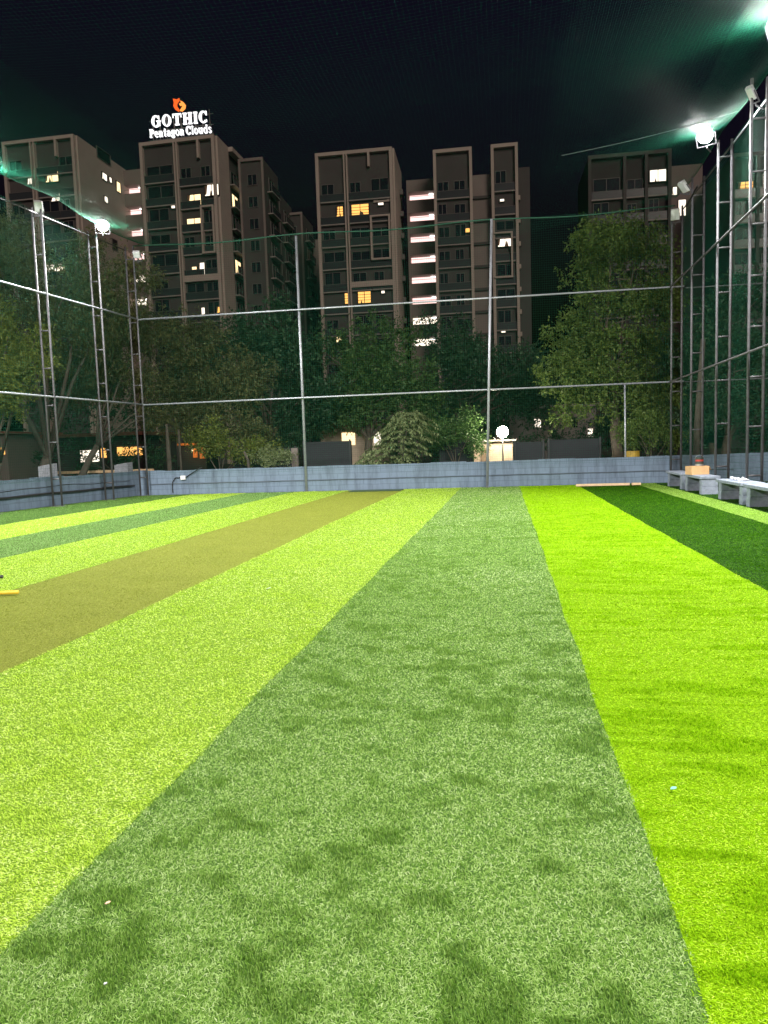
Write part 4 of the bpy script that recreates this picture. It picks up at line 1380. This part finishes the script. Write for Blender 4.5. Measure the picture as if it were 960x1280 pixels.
mb = MB(); FC.box(mb, u0 + .6, u1 - .5, z0 + .25, z1 - .3, .203, .23); part(mb, 'vent', M['grille'], tC)
FCs = Facade(493.7, 100, 91.8)
mb = MB(); FCs.box(mb, .003, 9, 0, zC + .3, .003, .25); part(mb, 'flank_panel', M['cream'], tC)
for k in range(9):
    mb = MB(); z = zC - 4 - k * SH; FCs.box(mb, 5.5, 6.6, z, z + .7, .253, .75); part(mb, 'air_conditioner', M['frame'], tC)
# --- right half of the middle block
FD = Facade(544, 100, 1.8)
tD = thing('apartment_tower', 'twin framed apartment tower right of the pink lit landings', 'apartment tower', tuple(FD.o), 'apartment towers behind the field')
uu = lambda px: FD.uz(px, 230)[0]
zD1, zDm, zD2 = ztop(FD, 567, 190), ztop(FD, 602, 215.5), ztop(FD, 631, 184)
body(FD, tD, .003, uu(590.5) - .003, zD1, 10)
mb = MB(); FD.box(mb, uu(590.5) + .0, uu(614) - .0, 0, zDm, -10.2, -.8); part(mb, 'link_wall', M['plaster_mid'], tD)
mb = MB(); FD.box(mb, uu(614) + .003, uu(647.5) - .003, 0, zD2, -10.1, -.004); part(mb, 'wall', M['plaster'], tD)
mb = MB(); FD.box(mb, uu(647.5) + .003, uu(664), 0, ztop(FD, 656, 200), -9, -2.5); part(mb, 'rear_wall', M['plaster'], tD)
for (a, b, zt) in ((0, uu(590.5), zD1), (uu(614), uu(647.5), zD2)):
    frame_strip(FD, tD, [(a, a + .38, 0, zt + .3), (b - .38, b, 0, zt + .3), (a + .38, b - .38, zt - .15, zt + .3)], .55)
zs = ztop(FD, 567, 219)
bay(FD, tD, .38, uu(590.5) - .38, zs, 11, wsplit=2)
bay(FD, tD, uu(614) + .38, uu(647.5) - .38, zs + .4, 11, skip=(1, 3))
s0 = FD.rect(618, 291.5, 641, 348.7)
frame_strip(FD, tD, [(s0[1] - .25, s0[1], s0[2], s0[3]), (s0[0], s0[1] - .25, s0[2], s0[2] + .25), (s0[0], s0[1] - .25, s0[3] - .2, s0[3])], .75)
for k in range(10):
    z = zs - (k + 1) * SH
    if z > 1:
        mb = MB(); FD.box(mb, uu(590.5), uu(614), z - .1, z + .25, -.796, -.5); part(mb, 'ledge', M['plaster'], tD)
        mb = MB(); FD.box(mb, uu(648.5), uu(651), z - .3, z + .3, -2.496, -1.6); part(mb, 'air_conditioner', M['cream'], tD)
lit_windows(FD, tD, [(622.5, 293.5, 640, 308.5, 'lit_white', False), (625, 249.5, 630, 252.5, 'lit_white', False), (626.6, 413, 631.7, 416, 'lit_white', False), (582, 286, 587, 291, 'lit_orange', False)])
# --- right-hand tower
FE = Facade(735, 100, 1.5)
tE = thing('apartment_tower', 'dim apartment tower above the tall yellow green tree on the right', 'apartment tower', tuple(FE.o), 'apartment towers behind the field')
ue = lambda px: FE.uz(px, 230)[0]
zE = ztop(FE, 800, 194)
body(FE, tE, .003, ue(838), zE, 10, 'plaster_dimmed')  # wall and frames take darker colours to paint the tower's fade into night
frame_strip(FE, tE, [(0, .4, 0, zE + .3), (ue(780) - .2, ue(780) + .2, 0, zE - .15), (ue(807) - .2, ue(807) + .2, 0, zE - .15), (ue(838) - .4, ue(838), 0, zE + .3), (.4, ue(838) - .4, zE - .15, zE + .3)], .55, 'plaster')
bay(FE, tE, .4, ue(780) - .2, zE - 2.2, 6); bay(FE, tE, ue(780) + .2, ue(807) - .2, zE - 2.2, 6); bay(FE, tE, ue(807) + .2, ue(838) - .4, zE - 2.2, 6, skip=(0,))
lit_windows(FE, tE, [(812, 213, 832, 227.5, 'lit_white', False)])
Fs = Facade(846, 108, 1.5)
t = thing('apartment_wing', 'pale lit wing of flats between the right corner poles', 'apartment wing', tuple(Fs.o))
u1 = Fs.uz(878, 240)[0]; zt = ztop(Fs, 860, 206)
body(Fs, t, -.8, u1, zt, 8, 'plaster_mid')
for x0, y0, x1, y1 in ((840, 234, 846, 244), (848, 250, 857, 270)):
    window(Fs, t, *Fs.rect(x0, y0, x1, y1), 'lit_white', 0)
FG = Facade(912, 98, 1.5)
tG = thing('apartment_tower', 'dim apartment tower with one orange window at the right photo edge', 'apartment tower', tuple(FG.o), 'apartment towers behind the field')
ug = lambda px: FG.uz(px, 230)[0]; zG = ztop(FG, 940, 195)
body(FG, tG, .003, ug(1010), zG, 10, 'plaster_dimmed')
frame_strip(FG, tG, [(0, .4, 0, zG + .3), (ug(946) - .2, ug(946) + .2, 0, zG - .15), (.4, ug(1010), zG - .15, zG + .3)], .55, 'plaster')
bay(FG, tG, .4, ug(946) - .2, zG - 1.9, 6, skip=(0,)); bay(FG, tG, ug(946) + .2, ug(1010), zG - 1.9, 6)
lit_windows(FG, tG, [(922, 228, 940.5, 243, 'lit_orange', True)])

# ------------------------------------------------------------------ rooftop sign
FS = Facade(222, 95.8, -.9)


def ring(cx, cy, rx, ry, tx, ty, a0=0, a1=360, n=28):
    """elliptic stroke, thicker at the sides (tx) than at top and bottom (ty)"""
    P, Q = [], []
    for k in range(n + 1):
        a = R(a0 + (a1 - a0) * k / n)
        P.append((cx + rx * math.cos(a), cy + ry * math.sin(a)))
        Q.append((cx + (rx - tx) * math.cos(a), cy + (ry - ty) * math.sin(a)))
    return [[P[k], P[k + 1], Q[k + 1], Q[k]] for k in range(n)]


def bx_(x0, y0, x1, y1):
    return [[(x0, y0), (x1, y0), (x1, y1), (x0, y1)]]


S, T = .25, .10        # stem and thin stroke


def stem(x, y0, y1, s=.07, w_=S, top=True, bot=True):
    r = bx_(x, y0 + (T if bot else 0), x + w_, y1 - (T if top else 0))
    if bot: r += bx_(x - s, y0, x + w_ + s, y0 + T)
    if top: r += bx_(x - s, y1 - T, x + w_ + s, y1)
    return r


XH = .70
GLYPH = {
    'G': (ring(.45, .5, .45, .52, .25, .10, 40, 330) + bx_(.63, .08, .88, .46) + bx_(.52, .46, .95, .55) + bx_(.72, .66, .80, .98), 1.02),
    'O': (ring(.47, .5, .47, .52, .25, .09), 1.02),
    'T': (stem(.33, 0, 1, .1, S, False) + bx_(0, .90, .90, 1.0) + bx_(0, .68, .08, .90) + bx_(.82, .68, .90, .90), .98),
    'H': (stem(.07, 0, 1) + stem(.62, 0, 1) + bx_(.31, .45, .62, .56), 1.0),
    'I': (stem(.08, 0, 1), .46),
    'C': (ring(.45, .5, .45, .52, .25, .10, 45, 318) + bx_(.70, .64, .80, 1.0) + bx_(.74, .06, .80, .26), .95),
    'P': (stem(.07, 0, 1) + ring(.40, .72, .38, .28, .22, .09, -90, 90) + bx_(.31, .91, .42, 1.0) + bx_(.31, .44, .42, .53), .85),
    'e': (ring(.33, .34, .33, .37, .155, .07, 0, 318) + bx_(.10, .32, .64, .40), .70),
    'n': (stem(.06, 0, XH, .05, .155, True) + stem(.44, 0, .52, .05, .155, False) + ring(.41, .44, .22, .27, .155, .08, 0, 180, 14), .78),
    't': (bx_(.12, .10, .31, .95) + bx_(0, .60, .44, .69) + ring(.30, .16, .18, .18, .08, .10, 180, 310, 10), .50),
    'a': (ring(.27, .20, .27, .21, .17, .08) + bx_(.42, .06, .60, .48) + ring(.36, .46, .25, .25, .18, .09, 0, 165, 14) + bx_(.55, 0, .68, .09), .72),
    'g': (ring(.30, .42, .29, .28, .17, .08) + bx_(.44, .60, .66, .69) + ring(.30, -.06, .30, .20, .14, .08) + bx_(.12, .08, .30, .17), .70),
    'o': (ring(.34, .34, .34, .37, .155, .07), .73),
    'l': (stem(.06, 0, 1, .05, .155), .36),
    'u': (stem(.06, .16, XH, .05, .155, True, False) + stem(.46, 0, XH, .05, .155) + ring(.28, .22, .22, .24, .155, .08, 180, 360, 14), .80),
    'd': (ring(.32, .34, .32, .37, .155, .07) + stem(.46, 0, 1, .05, .155), .78),
    's': (ring(.27, .52, .25, .19, .15, .08, 20, 268, 14) + ring(.27, .18, .27, .20, .15, .08, -160, 88, 14), .60),
}


def sign_text(root, text, px0, py0, px1, py1, cap_px, name):
    u0, z0 = FS.uz(px0, py0); u1, z1 = FS.uz(px1, py1)
    _, zc = FS.uz(px0, py0 - cap_px)
    H = zc - z0
    gap = .10 if text.isupper() else .06
    total = sum(GLYPH[c][1] + gap if c != ' ' else .22 for c in text)
    kx = (u1 - u0) / (total - .05)
    slope = (z1 - z0) / (u1 - u0)
    x = 0
    for c in text:
        if c == ' ':
            x += .22; continue
        mb = MB()
        for i, poly in enumerate(GLYPH[c][0]):
            pp = [(u0 + (x + a) * kx, z0 + slope * (x + a) * kx + b * H) for a, b in poly]
            mb.prism(pp, FS.w, .0, .22 + .002 * (i % 9))
        part(mb, 'letter', M['sign_white'], root)
        x += GLYPH[c][1] + gap
    return u0, u1, z0, H


tS = thing('rooftop_sign', 'white lit lettering with orange flame emblem on the tower roof', 'sign', tuple(FS.w(0, zB, 0)))
sign_text(tS, 'GOTHIC', 190.5, 159.8, 261.5, 153.2, 14.2, 'GOTHIC')
sign_text(tS, 'Pentagon Clouds', 188, 172.6, 265.5, 166.2, 10.2, 'Pentagon Clouds')
uf0, uf1, zf0, zf1 = FS.rect(217, 123, 232.5, 140)
fw, fh = uf1 - uf0, zf1 - zf0
FL = lambda P: [(uf0 + a * fw, zf0 + b * fh) for a, b in P]
mb = MB()
mb.prism(FL([(.42, .0), (.16, .18), (.02, .45), (.08, .70), (.02, 1.0), (.34, .90), (.52, .98), (.50, .80), (.30, .62), (.30, .40), (.46, .18)]), FS.w, 0, .2)
part(mb, 'emblem', M['flame'], tS)
mb = MB()
mb.prism(FL([(.60, .80), (.84, .64), (1.0, .42), (.94, .18), (.70, .0), (.52, .05), (.62, .18), (.74, .32), (.70, .46), (.56, .42), (.48, .56), (.66, .62)]), FS.w, 0, .21)
part(mb, 'emblem', M['flame_pale'], tS)
mb = MB()
ua, ub2 = FS.uz(187, 172)[0], FS.uz(267, 166)[0]
for k in range(9):
    uq = ua + (ub2 - ua) * (k + .5) / 9
    mb.tube([FS.w(uq, zB + .25, -.12), FS.w(uq, zB + 4.2, -.12)], .05, 5)
    mb.tube([FS.w(uq, zB + .25, -1.6), FS.w(uq, zB + 3.0, -.12)], .04, 5)
for zz in (1.0, 2.2, 3.6):
    mb.tube([FS.w(ua, zB + zz, -.15), FS.w(ub2, zB + zz, -.15)], .05, 5)
part(mb, 'support_frame', M['frame'], tS)
